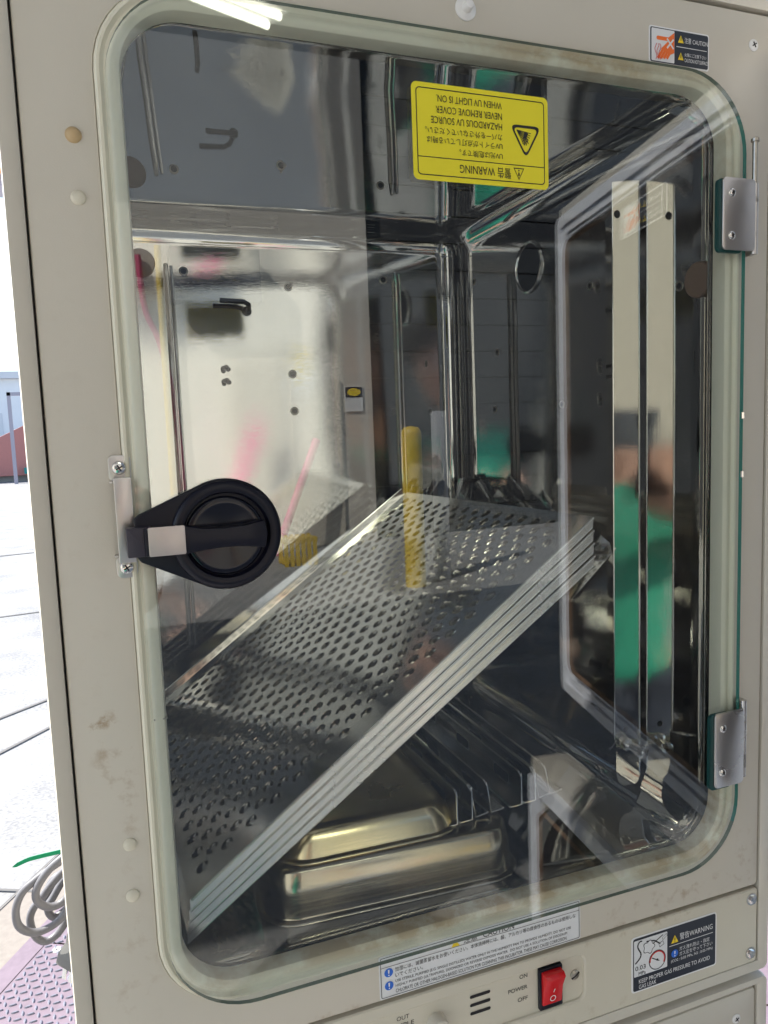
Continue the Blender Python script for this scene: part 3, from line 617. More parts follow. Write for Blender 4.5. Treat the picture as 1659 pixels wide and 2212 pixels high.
f = flat(k1, -.0007); ct.add(f.v, f.f); art(ct, 'lettering', M_ink, cs)
art(flat([tri(.2850, cz1-.0094, .0078, .0060)], -.0007), 'triangle', M_yink, cs); art(flat([circ(.2247, -.0412, .0038), circ(.2247, -.0526, .0038)], -.0007), 'blue_disc', M_blue, cs)
art(flat([q for z in (-.0412, -.0526) for q in ([(.2242, z-.0006), (.2252, z-.0006), (.2254, z+.0026), (.2240, z+.0026)], circ(.2247, z-.0021, .0006, 8))], -.0009), 'white_mark', M_labw, cs)

# outer doors, swung open to the right of the frame
M_dpan = mat('dark_door_liner', (.030, .030, .034), .35)
M_dgask = mat('skylit_white_gasket', (.82, .85, .92), .4, var=.06, vscale=8)  # blue of the sky light is put into the white gasket colour
M_doorskin = mat('beige_door_skin', (.55, .52, .46), .4)
HX, HY = .632, -.011
def outer_door(ang):
    """local: x along the door from the hinge, y = outward normal of the inner face"""
    c, s = math.sin(R(ang)), math.cos(R(ang))
    def tf(v): return (HX+v[0]*c+v[1]*s, HY-v[0]*s+v[1]*c, v[2])  # inner face looks to the left
    def mk(mb): mb.v = [tf(v) for v in mb.v]; return mb
    g = MB(); g.box((.004, .004, -.062), (.575, .075, .742)); d = part(mk(g), 'outer_door', M_doorskin, bevel=.004)
    g = MB(); g.ring([rr3(.042, .525, -.019, .685, .03, .004), rr3(.044, .523, -.017, .683, .03, -.003), rr3(.052, .515, -.009, .675, .024, -.008), rr3(.06, .507, -.001, .667, .02, -.008)], closed_last=True); g2 = pp(mk(g), 'door_liner', M_dpan, d)
    g = MB()
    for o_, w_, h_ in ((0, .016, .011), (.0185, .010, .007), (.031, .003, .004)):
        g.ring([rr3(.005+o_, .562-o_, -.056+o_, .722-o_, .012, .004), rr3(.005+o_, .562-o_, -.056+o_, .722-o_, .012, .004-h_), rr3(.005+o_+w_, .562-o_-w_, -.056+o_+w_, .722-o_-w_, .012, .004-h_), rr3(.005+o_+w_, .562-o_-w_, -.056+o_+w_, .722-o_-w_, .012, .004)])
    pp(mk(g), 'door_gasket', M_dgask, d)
    g = MB(); g.ring([rr3(.045, .520, -.014, .680, .02, -.001), rr3(.048, .517, -.011, .677, .02, -.0120), rr3(.054, .511, -.005, .671, .02, -.0070)]); pp(mk(g), 'rusty_trim', mat('rusty_trim', (.20, .13, .09), .6, var=.4, vscale=60), d)
    return d, tf
od, tf = outer_door(13)
def hot_tf(v):  # mirror of the frame sticker's layout on the door liner
    lx_, lz_ = (v[0]-hx0), (v[2]-hz0)
    return tf((.306-lx_*1.8, -.0135+(v[1])*1.0, .629+lz_*1.27))
g = MB(); g.prism(rrect(hx0, hx1, hz0, hz1, .0022, 5), -.0004, 0); g.v = [hot_tf(v) for v in g.v]
hs2 = pp(g, 'caution_sticker', M_labw, od)
build_hot(hs2, hot_tf)

# ---- copy of the main parts: the second unit underneath
DZ = -.921
low = empty('incubator', (.31, .35, -.148+DZ), 'matching lower beige incubator seen as a strip under the upper unit', 'incubator')
for src in [casing, front, bpy.data.objects['shadow_gap'], gasket, chamber, bpy.data.objects['light_seal'], glass, panel]:
    o = src.copy(); col.objects.link(o); o.parent = low; o.matrix_parent_inverse = Matrix.Translation(-IO)
    o.location = (0, 0, 0)
add_screw((.5911, 0, -.2017-DZ), .0050, bpy.data.objects['front_panel.001'], dome=.3, m=M_white)
HXs = HX
def low_door(ang):
    d, _ = outer_door(ang); d.parent = low; d.matrix_parent_inverse = Matrix.Translation(-IO); return d
low_door(6.5)
for x in (.05, .57):
    for y in (.06, .64):
        g = MB(); g.lathe((x, y, .7575+DZ), (0, 0, 1), [(.018, 0), (.018, .004), (.014, .0075), (.014, -DZ-.7575-.1565)], 20); o = g.build('foot', M_black); o.parent = inc; o.matrix_parent_inverse = Matrix.Translation(-IO)
        g = MB(); g.lathe((x, y, FZ+.002), (0, 0, 1), [(.018, 0), (.018, .004), (.014, -.1565+DZ-FZ-.002)], 20); o = g.build('foot', M_black); o.parent = low; o.matrix_parent_inverse = Matrix.Translation(-IO-Vector((0, 0, DZ)))

# ------------------------------------------------------------------ shelves leaning across the chamber
LL, UR = Vector((.0760, .040, .0365)), Vector((.4680, .058, .3085))
U = (UR-LL); LEN = U.length; U.normalize()
W = Vector((-.018, .43, -.004)); W = (W-U*W.dot(U)).normalized(); WID = .425
N = W.cross(U).normalized()
if N.z < 0: N = -N
TH = .0009
def make_tray():
    """local frame: x along the shelf, y to the back, z out of its top face; origin at the low front corner"""
    g = MB(); hr = .0062; pu, pv = .0250, .0130
    nu, nv = int((WID-.020)/pu), int((LEN-.022)/pv)
    mu, mv = (WID-nu*pu)/2, (LEN-nv*pv)/2
    K = 12
    def cell(x0, y0, z, flip):
        cx_, cy2 = x0+pu/2, y0+pv/2; vs = []; 
        for k in range(K):
            a = 2*math.pi*(k+.5)/K; vs.append((cx_+hr*math.cos(a), cy2+hr*math.sin(a), z))
        for k in range(K):
            a = 2*math.pi*(k+.5)/K; ca, sa = math.cos(a), math.sin(a); t = min(pu/2/abs(ca) if abs(ca) > 1e-6 else 9, pv/2/abs(sa) if abs(sa) > 1e-6 else 9)
            vs.append((cx_+ca*t, cy2+sa*t, z))
        cs_ = [(x0+pu, y0+pv, z), (x0, y0+pv, z), (x0, y0, z), (x0+pu, y0, z)]; vs += cs_
        fs = [(k, K+k, K+(k+1) % K, (k+1) % K) for k in range(K)]
        for q, (qx, qy) in enumerate(((1, 1), (-1, 1), (-1, -1), (1, -1))): # corner triangles
            ac = math.atan2(qy*pv/2, qx*pu/2) % (2*math.pi); k = int(math.floor(ac/(2*math.pi/K)-.5)) % K
            fs.append((K+k, 2*K+q, K+(k+1) % K))
        g.add(vs, fs if not flip else [f[::-1] for f in fs])
        return [vs[k] for k in range(K)]
    for j in range(nv):
        sh = pu/2 if j % 2 else 0; cnt = nu-1 if j % 2 else nu
        for i_ in range(cnt):
            h1 = cell(mu+sh+i_*pu, mv+j*pv, 0, False); h2 = cell(mu+sh+i_*pu, mv+j*pv, -TH, True)
            g.add(h1+h2, [(k, (k+1) % K, K+(k+1) % K, K+k) for k in range(K)])
        if j % 2:
            for xa, xb in ((mu, mu+sh), (mu+sh+cnt*pu, mu+nu*pu)):
                for z in (0, -TH): g.add([(xa, mv+j*pv, z), (xb, mv+j*pv, z), (xb, mv+(j+1)*pv, z), (xa, mv+(j+1)*pv, z)], [(0, 1, 2, 3)])
    for z in (0, -TH):
        for a, b in (((0, 0), (WID, mv)), ((0, LEN-mv), (WID, LEN)), ((0, mv), (mu, LEN-mv)), ((WID-mu, mv), (WID, LEN-mv))):
            g.add([(a[0], a[1], z), (b[0], a[1], z), (b[0], b[1], z), (a[0], b[1], z)], [(0, 1, 2, 3)])
    g.v = [(y, x, z) for x, y, z in g.v]; g.f = [f[::-1] for f in g.f]
    # the deck keeps its own face winding
    deck = g
    f = MB(); LH = .0074   # front lip, chamfered ends
    f.add([(0.0005, 0, 0), (LEN-.0005, 0, 0), (LEN-.0075, -.0012, -LH), (-.0050, -.0012, -LH), (.0005, .0009, -.0005), (LEN-.0005, .0009, -.0005), (LEN-.0075, -.0002, -LH), (-.0050, -.0002, -LH)], [(0, 3, 2, 1), (4, 5, 6, 7), (3, 7, 6, 2), (0, 4, 7, 3), (1, 2, 6, 5), (0, 1, 5, 4)])
    f.tube([(-.0045, -.0006, -LH), (LEN-.008, -.0006, -LH)], .0009, 8)
    f.tube([(.001, -.0002, -.0012), (LEN-.001, -.0002, -.0012)], .0010, 8)
    bk = MB(); bk.add([(.004, WID, 0), (LEN-.004, WID, 0), (LEN-.004, WID+.001, .009), (.004, WID+.001, .009), (.004, WID+.0009, 0), (LEN-.004, WID+.0009, 0), (LEN-.004, WID+.0019, .009), (.004, WID+.0019, .009)], [(0, 1, 2, 3), (4, 7, 6, 5), (3, 2, 6, 7), (0, 3, 7, 4), (1, 5, 6, 2)])
    bk.tube([(.004, WID+.0014, .009), (LEN-.004, WID+.0014, .009)], .0011, 8)
    sds = []
    for x in (0, LEN-.0009):
        SH = .0115; sd_ = MB(); sd_.add([(x, .004, 0), (x, WID-.004, 0), (x, WID-.008, -SH), (x, .010, -SH), (x+.0009, .004, 0), (x+.0009, WID-.004, 0), (x+.0009, WID-.008, -SH), (x+.0009, .010, -SH)], [(0, 1, 2, 3), (4, 7, 6, 5), (3, 2, 6, 7), (0, 3, 7, 4), (1, 5, 6, 2)]); sds.append(sd_)
    return deck, f, bk, sds
deck, lipm, bkm, sdm = make_tray()
tray_labels = ['perforated steel shelf on top of the leaning stack', 'perforated steel shelf second from the top of the leaning stack', 'perforated steel shelf third from the top of the leaning stack', 'perforated steel shelf at the bottom of the leaning stack']
tray0 = empty('perforated_shelf', LL, tray_labels[0], 'shelf', 'perforated shelves stacked at a slant')
deck.build('deck', M_tray, tray0, smooth=0, recalc=False); lipm.build('front_lip', M_lip, tray0, smooth=40); bkm.build('back_lip', M_tray, tray0, smooth=40); [q.build('side_lip', M_tray, tray0, smooth=0) for q in sdm]
def tray_matrix(o, du, dn, dang, dv=0):
    rot = Matrix.Rotation(dang, 3, W)
    U2, N2 = rot @ U, rot @ N
    p = LL+U*du-N*dn+W*dv
    o.matrix_world = Matrix(((U2.x, W.x, N2.x, p.x), (U2.y, W.y, N2.y, p.y), (U2.z, W.z, N2.z, p.z), (0, 0, 0, 1)))
tray_matrix(tray0, 0, 0, 0)
for k in (1, 2, 3):
    r = tray0.copy(); col.objects.link(r); r['label'] = tray_labels[k]
    for ch in tray0.children:
        c = ch.copy(); col.objects.link(c); c.parent = r
    tray_matrix(r, -.0062*k, .0070*k, R(.46)*k, .001*k)

# ------------------------------------------------------------------ humidity pans on the chamber floor
def pan(name, label, cx, cy_, a, b, z0, h, m_, yaw=0, flip=False, bat=.012, floor=True):
    root = empty(name, (cx, cy_, z0), label, 'pan'); root.rotation_euler = (0, 0, yaw)
    def rc(o, z, r): return [(x, y, h-z if flip else z) for x, y in rrect(-a+o, a-o, -b+o, b-o, r, 8)]
    g = MB(); i_ = bat
    rs = [rc(i_+.014, 0, .018), rc(i_+.008, .0004, .022), rc(i_+.004, .0018, .025), rc(i_+.0018, .0045, .027), rc(i_*.55, h*.5, .029), rc(.0008, h-.0025, .030), rc(.0, h-.0012, .031), rc(-.0030, h-.0008, .034), rc(-.0048, h-.0002, .036), rc(-.0052, h+.0008, .036), rc(-.0040, h+.0014, .035), rc(.0004, h+.0010, .031),
          rc(.0020, h-.0020, .030), rc(i_*.55+.001, h*.5, .028), rc(i_+.003, .0052, .026), rc(i_+.006, .0026, .024), rc(i_+.014, .0012, .018)]
    g.ring(rs, closed_first=True, closed_last=True)
    g.build('basin', m_, root, smooth=50); return root
pan('humidity_pan', 'wide stainless humidity pan lying upside down at the front of the chamber floor', .2660, .1820, .1190, .1300, -.0178, .0440, M_pan, R(-3.5), True, .0035)
pan('humidity_pan', 'straw coloured pan lying on top of the wider stainless pan', .2450, .1860, .0860, .1180, .0270, .0230, M_pan2, R(-2), True, .0065)

# ------------------------------------------------------------------ loose shelf brackets lying on the pans
BH = .033
def bracket_mesh(side, slot=True):
    """thin folded strip running back from the front end at the origin; side = direction of the bottom hem"""
    L = .40; t = .0009; g = MB()
    g.box((-t/2, 0, 0), (t/2, L, BH))
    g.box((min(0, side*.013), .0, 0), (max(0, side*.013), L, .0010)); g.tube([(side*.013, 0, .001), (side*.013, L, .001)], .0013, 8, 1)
    g.tube([(0, L, BH), (0, .004, BH), (0, 0, BH-.004), (0, 0, .0012), (side*.013, 0, .0006)], .0010, 6, 1)  # lit outline of the folds is put in as brighter metal tubes
    rims, sls = [], []
    for y0 in (.022, .11, .20, .29):
        zz = .010; s = MB(); sl = MB()
        for sx in (-1, 1):
            for poly in frame_polys(rrect(y0, y0+.034, zz, zz+.014, .004, 4), rrect(y0+.002, y0+.032, zz+.002, zz+.012, .003, 4)): s.add([(sx*(t/2+.0004), y, z) for y, z in poly], [tuple(range(4))])
            sl.add([(sx*(t/2+.0002), y, z) for y, z in rrect(y0+.002, y0+.032, .012, .022, .003, 4)], [tuple(range(20))])
        rims.append(s); sls.append(sl)
    return g, rims, sls
bl = [(.3240, -1, 0), (.3405, -1, 0), (.3455, 1, 10), (.3630, 1, 8), (.3975, -1, 0), (.4140, -1, 0), (.4190, 1, 11), (.4340, 1, 11)]
ordn = ['first', 'second', 'third', 'fourth', 'fifth', 'sixth', 'seventh', 'eighth']
protos = {}
for k, (x, sd2, lean) in enumerate(bl):
    lab = '%s thin steel shelf bracket from the left in the row lying beside the pan' % ordn[k]
    if sd2 not in protos:
        r = empty('shelf_bracket', (x, .072, .0268), lab, 'bracket', 'loose shelf brackets lying in the chamber')
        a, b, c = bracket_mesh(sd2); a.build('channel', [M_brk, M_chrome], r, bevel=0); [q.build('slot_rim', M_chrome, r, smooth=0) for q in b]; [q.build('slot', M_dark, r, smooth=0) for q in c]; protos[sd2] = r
    else:
        s0 = protos[sd2]; r = s0.copy(); col.objects.link(r); r['label'] = lab; r.location = (x, .072, .0268)
        for ch in s0.children: c = ch.copy(); col.objects.link(c); c.parent = r
    r.rotation_euler = (0, R(-lean), R(1.5-1.2*k*.3))
    r.location.y += .002*k
# pieces sticking up behind the shelves
def upright(label, base, top, w=.018, roll=0):
    base, top = Vector(base), Vector(top); d = (top-base); L = d.length; d.normalize()
    r = empty('shelf_bracket', base, label, 'bracket', 'loose shelf brackets lying in the chamber')
    g = MB(); t = .001
    g.box((-w/2, -t/2, 0), (w/2, t/2, L)); g.box((-w/2, -.012, 0), (-w/2+t, 0, L-.006)); g.box((w/2-t, -.012, 0), (w/2, 0, L-.006))
    g.build('channel', M_brk, r, bevel=.0002)
    s = MB()
    for z0 in (L-.035, L-.075):
        s.prism(rrect(-.0035, .0035, z0, z0+.018, .003, 5), -t/2-.0004, -t/2-.0001)
    s.build('slot', M_dark, r, smooth=0)
    q = d.to_track_quat('Z', 'Y'); r.rotation_euler = (q @ Matrix.Rotation(roll, 3, 'Z').to_quaternion()).to_euler()
    return r
upright('tall slotted steel bracket leaning in the back corner behind the shelves', (.500, .44, .16), (.562, .520, .318), .024, R(-25))
upright('slotted steel bracket poking up at the far end of the shelves', (.43, .47, .20), (.515, .512, .315), .020, R(20))
upright('short slotted steel bracket lying behind the top shelf edge', (.40, .49, .22), (.460, .505, .295), .020, R(10))
upright('long steel bracket resting against the right chamber wall', (.570, .27, .225), (.545, .50, .292), .016, R(60))
upright('bent steel bracket beside the right end of the shelves', (.50, .16, .215), (.535, .13, .272), .030, R(70))

# ------------------------------------------------------------------ power cord hanging at the side
def unproj(dx, dy, y):
    d = (rt2*((dx-829.5)/1647.3)-up2*((dy-1106)/1647.3)+fw); return CAM+d*((y-CAM.y)/d.y)
def z4(a, b, y): return unproj(a*.2064, 1755.5+b*.2064, y)
def smooth_path(pts, n=8):
    P = [Vector(p) for p in pts]; out = []
    for i in range(len(P)-1):
        p0, p1, p2, p3 = P[max(i-1, 0)], P[i], P[i+1], P[min(i+2, len(P)-1)]
        for k in range(n):
            t = k/n; out.append(.5*((2*p1)+(-p0+p2)*t+(2*p0-5*p1+4*p2-p3)*t*t+(-p0+3*p1-3*p2+p3)*t**3))
    out.append(P[-1]); return out
cord = empty('power_cord', (-.04, .5, -.20), 'coiled grey power cord with its plug hanging at the left side', 'power cord')
def loop(pts, y0, y1): 
    N_ = len(pts); return smooth_path([z4(a, b, y0+(y1-y0)*i/(N_-1)) for i, (a, b) in enumerate(pts)])
g = MB(); rc_ = .0047
l1 = [(830, 330), (720, 445), (560, 560), (380, 700), (230, 840), (165, 1020), (200, 1190), (350, 1255), (520, 1200), (660, 1080), (760, 880), (860, 640)]
l2 = [(860, 380), (700, 440), (520, 590), (400, 760), (375, 880), (430, 960), (540, 985), (660, 930), (760, 800), (860, 600)]
l3 = [(860, 460), (720, 560), (600, 680), (500, 800), (430, 900), (350, 1000), (315, 1130), (370, 1290), (480, 1345), (610, 1260), (710, 1090), (770, 900), (860, 700)]
l4 = [(860, 520), (740, 620), (640, 740), (560, 880), (500, 980), (520, 1060), (580, 1090), (700, 1000), (800, 860), (880, 700)]
l5 = [(870, 800), (800, 900), (770, 1050), (755, 1180), (775, 1240), (830, 1200), (900, 1000)]
g.tube(loop(l1, .42, .43), rc_, 12); g.tube(loop(l2, .415, .425), rc_, 12); g.tube(loop(l3, .435, .445), rc_, 12); g.tube(loop(l4, .455, .46), rc_, 12); g.tube(loop(l5, .44, .45), rc_, 12)
l6 = [(870, 560), (600, 660), (490, 820), (490, 920), (560, 820), (700, 640), (860, 560)]
g.tube(loop(l6, .47, .475), rc_, 12)
g.tube(loop([(870, 950), (850, 1100), (820, 1200), (785, 1300)], .45, .43), rc_, 12)
cm = g; cm.v = [tuple(Vector(v)-cord.location) for v in cm.v]; cm.build('cable', M_cord, cord, smooth=60)
pc = z4(775, 1300, .43); pe = z4(735, 1600, .425); ax = (pe-pc); PL = ax.length; ax.normalize()
g = MB(); q = ax.to_track_quat('Z', 'Y').to_matrix()
def plugpt(x, y, z): return pc+q @ Vector((x, y, z))-cord.location
secs = [(.006, .006, -.004), (.007, .0065, .006), (.0085, .007, .008), (.0155, .010, .020), (.0170, .0105, PL-.002), (.0160, .0095, PL)]
rings = [[plugpt(x, y, z) for x, y in rrect(-a, a, -b, b, min(a, b)*.35, 4)] for a, b, z in secs]
g.ring(rings, closed_first=True, closed_last=True)
for k in range(4): g.ring([[plugpt(x, y, z) for x, y in rrect(-.0075, .0075, -.007, .007, .003, 4)] for z in (-.003+k*.0028, -.0015+k*.0028)], closed_first=True, closed_last=True)
g.build('plug', M_plug, cord, smooth=40)
for x, y, r_ in ((-.0065, .002, 0), (.0065, .002, 0), (0, -.006, 1)):
    g = MB()
    if r_: g.tube([plugpt(x, y, PL-.001), plugpt(x, y, PL+.020)], .0024, 10)
    else: g.ring([[plugpt(x+a, y+b, z) for a, b in rrect(-.0032, .0032, -.0008, .0008, .0004, 2)] for z in (PL-.001, PL+.017)], closed_first=True, closed_last=True)
    g.build('prong', M_chrome, cord)
tp = smooth_path([z4(a, b, .41) for a, b in ((760, 378), (600, 415), (430, 455), (300, 490), (200, 535), (132, 568))])
g = MB()
for i, p in enumerate(tp):
    w_ = .0024 if i < len(tp)-7 else .0024*(len(tp)-1-i)/7+.0003
    tp_ = [p+up2*w_*s1+fw*.0006*s2-cord.location for s1, s2 in ((-1, -1), (1, -1), (1, 1), (-1, 1))]
    g.v += [tuple(t_) for t_ in tp_]
    if i: b0 = 4*(i-1); g.f += [(b0+k, b0+(k+1) % 4, b0+4+(k+1) % 4, b0+4+k) for k in range(4)]; g.mi += [0]*4
g.build('cable_tie', M_tie, cord, smooth=0)

# ------------------------------------------------------------------ yard behind the unit (left of the picture)
M_hred = mat('faded_red_paint', (.42, .17, .15), .6, var=.1)
M_teal2 = mat('teal_paint', (.0, .22, .21), .5)
bin_ = empty('skip_container', (-4.6, 33, FZ), 'faded red hopper container with a sloped lid far behind the unit', 'container')
def b_(mb, nm, m_, **k): mb.v = [tuple(Vector(v)-bin_.location) for v in mb.v]; return mb.build(nm, m_, bin_, **k)
prof = [(-8.0, -.85), (-1.2, -.85), (-1.2, 1.05), (-2.35, 1.30), (-2.55, 1.05), (-3.6, .55), (-8.0, -.1)]
g = MB(); g.prism([(x, z) for x, z in prof], 31.5, 35); b_(g, 'body', M_hred, smooth=0, bevel=.02)
g = MB(); g.box((-2.45, 31.3, 1.02), (-1.25, 31.49, 1.18)); b_(g, 'lid_rim', M_hred, smooth=0)
g = MB(); g.box((-2.65, 31.2, -.78), (-1.5, 31.48, -.55)); b_(g, 'teal_rail', M_teal2, smooth=0)
g = MB(); g.box((-7.5, 31.8, FZ), (-1.4, 34.8, -.85)); b_(g, 'base', M_conc, smooth=0)
M_frame = mat('grey_post_paint', (.33, .31, .36), .5)
g = MB(); g.box((-2.9, 29.9, FZ), (-2.78, 30.02, 2.2)); g.box((-2.9, 29.9, 2.08), (-1.2, 30.02, 2.2)); g.box((-1.3, 29.9, FZ), (-1.2, 30.02, 2.08))
tag(g.build('goal_frame', M_frame, smooth=0), 'thin grey metal gate frame standing beside the red container', 'frame')
fb = empty('far_building', (-8, 60, FZ), 'long pale building on the far side of the yard', 'building')
g = MB(); g.box((-30, 0, 0), (10, 8, 6.0)); g.build('wall', mat('pale_wall', (.74, .75, .77), .8, var=.06, vscale=.8), fb, smooth=0)
g = MB(); g.box((-30.3, -.4, 6.01), (10.3, 8.3, 6.5)); g.build('roof', mat('pale_roof', (.6, .61, .64), .7), fb, smooth=0)
for k in range(8):
    g = MB(); g.box((-26+k*4.2, -.05, .02), (-23.4+k*4.2, -.003, 3.6)); g.build('dock_door', mat('pale_dock_door', (.6, .62, .65), .6), fb, smooth=0)
can = empty('canopy', (-2.3, 7.6, 2.6), 'dark canopy with an amber lamp at the top left edge', 'canopy')
def c2(mb, nm, m_, **k): mb.v = [tuple(Vector(v)-can.location) for v in mb.v]; return mb.build(nm, m_, can, **k)
g = MB(); g.box((-.80, 7.0, 2.92), (-.50, 7.4, 3.6)); c2(g, 'roof_panel', mat('near_black_sheet', (.012, .014, .018), .4), smooth=0)
g = MB(); g.lathe((-.62, 7.0, 2.83), (0, -1, 0), [(.13, 0), (.12, .06), (.06, .11), (0, .12)], 20); c2(g, 'amber_lamp', mat('amber_lens', (.75, .36, .04), .3))
g = MB(); g.box((-.80, 7.05, 2.62), (-.48, 7.4, 2.72)); c2(g, 'edge_trim', mat('pale_grey_trim', (.45, .44, .50), .5), smooth=0)
g = MB(); g.box((-.55, 7.15, 3.2), (2.0, 7.25, 3.3)); g.box((1.9, 7.15, FZ), (2.0, 7.25, 3.199)); c2(g, 'post', M_frame, smooth=0)

# ------------------------------------------------------------------ place in front of the unit (seen in glass and steel)
m, n, l, p = nodes_of('beige_block_wall'); p.inputs['Roughness'].default_value = .7
tc = n.new('ShaderNodeTexCoord'); mp = n.new('ShaderNodeMapping'); mp.inputs['Rotation'].default_value = (R(90), 0, 0); l.new(tc.outputs['Object'], mp.inputs['Vector'])
br = n.new('ShaderNodeTexBrick'); br.inputs['Scale'].default_value = 2.5; br.inputs['Color1'].default_value = (.60, .555, .48, 1); br.inputs['Color2'].default_value = (.575, .53, .455, 1); br.inputs['Mortar'].default_value = (.51, .47, .41, 1); br.inputs['Mortar Size'].default_value = .01
l.new(mp.outputs[0], br.inputs['Vector']); l.new(br.outputs['Color'], p.inputs['Base Color'])
M_wall = m
WY = -9.0
wall = empty('building_wall', (1.5, WY, FZ), 'long beige block wall of the building behind the photographer', 'building')
def w_(mb, nm, m_, **k): mb.v = [tuple(Vector(v)-wall.location) for v in mb.v]; return mb.build(nm, m_, wall, **k)
g = MB(); g.box((-.2, WY-.3, FZ), (3.45, WY, 3.1)); g.box((-15, WY-.3, FZ), (-5.603, WY, 6.5)); w_(g, 'wall', M_wall, smooth=0)
g = MB(); g.box((-5.6, WY-.3, 3.103), (3.45, WY, 6.5)); w_(g, 'added_dim_band', mat('added_band_grey', (.25, .24, .22), .6, var=.05), smooth=0)  # darker band added to cut the wall's haze in the glass
g = MB()
for k in range(14): g.box((-5.55, WY-.25, FZ+k*.3), (-.3, WY-.16, FZ+k*.3+.28))
for k in range(17): g.box((3.46, WY-.25, FZ+k*.36), (9, WY-.16, FZ+k*.36+.34))
g.box((-5.59, WY-.295, FZ), (-.21, WY-.26, 3.09)); g.box((3.455, WY-.295, FZ), (9, WY-.26, 5.2))
w_(g, 'added_roller_door', mat('added_door_dark', (.035, .036, .04), .5), smooth=0)  # dark doors added to keep the steel and glass reflections dark
g = MB(); g.box((2.35, WY, FZ+.01), (3.0, WY+.04, 1.05)); dd = w_(g, 'door', mat('cream_door', (.48, .44, .37), .45), smooth=0)
g = MB(); g.lathe((2.92, WY+.04, -.05), (0, 1, 0), [(.03, 0), (.03, .05), (0, .06)], 14); g.v = [tuple(Vector(v)-wall.location) for v in g.v]; g.build('handle', M_chrome, dd)
g = MB(); g.box((.95, WY, 1.95), (1.98, WY+.35, 2.55)); tag(g.build('air_unit', mat('grey_unit', (.11, .12, .14), .5)), 'grey rectangular air unit high on the beige wall', 'air unit')
def sgn(x, z, lab):
    r = empty('wall_sign', (x, WY+.012, z), lab, 'sign')
    g = MB(); g.box((-.12, -.01, -.16), (.12, .01, .16)); g.build('board', M_white, r, smooth=0)
    g = MB(); g.box((-.115, .0105, .02), (.115, .013, .155)); g.build('dark_header', M_ink, r, smooth=0)
    g = MB(); g.add([(.09*math.cos(a), .016, .0875+.05*math.sin(a)) for a in [2*math.pi*k/24 for k in range(24)]], [tuple(range(24))]); g.build('yellow_oval', M_yink, r, smooth=0)
sgn(3.19, .80, 'white wall sign with a yellow oval on black beside the cream door')
M_yp = mat('yellow_paint', (.62, .42, .02), .4, var=.08)
def bollard(x, y, r, h, lab):
    b = MB(); b.lathe((0, 0, 0), (0, 0, 1), [(r, 0), (r, h-r*.8), (r*.94, h-r*.45), (r*.7, h-r*.15), (r*.35, h-.01), (0, h)], 28); o = b.build('bollard', M_yp, None, smooth=60); o.location = (x, y, FZ); tag(o, lab, 'bollard')
bollard(2.74, -6.0, .095, 1.50, 'thick yellow steel bollard reflected in the glass over the shelves')
g = MB(); g.tube([(.84, WY+.12, FZ), (.84, WY+.12, 2.6)], .04, 12); tag(g.build('yellow_pipe', M_yp), 'slim yellow upright pipe against the beige wall', 'pipe')
g = MB(); g.tube(smooth_path([(.62, WY+.06, 2.5), (.66, WY+.06, 1.9), (.80, WY+.06, 1.5), (.92, WY+.06, .8), (.96, WY+.06, -.2), (.9, WY+.06, FZ)]), .035, 8); tag(g.build('hose', mat('pink_hose', (.55, .04, .15), .5)), 'pink hose hung down the beige wall', 'hose')
g = MB(); g.tube([(1.95, WY+.5, FZ), (2.6, WY+.25, .30)], .05, 10); tag(g.build('wrapped_pole', mat('pink_wrap', (.60, .05, .20), .5)), 'pink wrapped pole leaning on the beige wall', 'pole')
g = MB(); g.box((3.05, -6.25, FZ), (3.17, -6.13, .55)); tag(g.build('square_post', mat('light_grey_post', (.36, .37, .40), .5), bevel=.01), 'square light grey post next to the yellow bollard', 'post')
cr = empty('slatted_crate', (2.06, -7.8, FZ), 'yellow slatted crate on the ground before the wall', 'crate')
g = MB()
for k in range(6): g.box((-.19+k*.066, .13, 0), (-.147+k*.066, .15, .32)); g.box((-.19+k*.066, -.15, 0), (-.147+k*.066, -.13, .32))
g.build('slat', M_yp, cr, smooth=0); g = MB(); g.box((-.2, -.13, .03), (.2, .13, .07)); g.box((-.2, -.13, .26), (.2, .13, .30)); g.build('deck', M_yp, cr, smooth=0)
# out-of-view canopy, outline shaped to shade the front ground, and a fluorescent fitting
cn = empty('dock_canopy', (1.5, -4, 2.4), 'flat grey dock canopy, out of view, shaped to shade the front ground', 'canopy')
def k_(mb, nm, m_, **k): mb.v = [tuple(Vector(v)-cn.location) for v in mb.v]; return mb.build(nm, m_, cn, **k)
g = MB(); g.box((-3.7, -3.5, 2.46), (6, .40, 2.60)); k_(g, 'roof_panel', mat('grey_soffit', (.33, .34, .37), .7), smooth=0)
g = MB(); g.box((-3.7, -3.4, 2.30), (6, -3.3, 2.459)); g.box((-3.7, -2.0, 2.30), (6, -1.9, 2.459)); k_(g, 'beam', mat('beam_grey', (.20, .19, .17), .6), smooth=0)
g = MB()
for x in (5.5,): g.box((x, -3.38, FZ), (x+.1, -3.32, 2.30)); g.box((x, -1.98, FZ), (x+.1, -1.92, 2.30))
k_(g, 'post', M_yp, smooth=0)
fx = empty('ceiling_light', (.41, -2.96, 2.40), 'twin tube fluorescent fitting under the canopy', 'light')
fx.rotation_euler = (0, 0, math.atan2(-.212, .525))
g = MB(); g.box((-.62, -.09, -.07), (.62, .09, .05)); g.build('housing', M_white, fx, smooth=0, bevel=.01)
me_, n, l, p = nodes_of('lit_tube'); p.inputs['Emission Color'].default_value = (1, 1, .82, 1); p.inputs['Emission Strength'].default_value = 4.5
for s in (-1, 1):
    g = MB(); g.tube([(-.58, s*.05, -.09), (.58, s*.05, -.09)], .018, 10); g.build('tube', me_, fx)

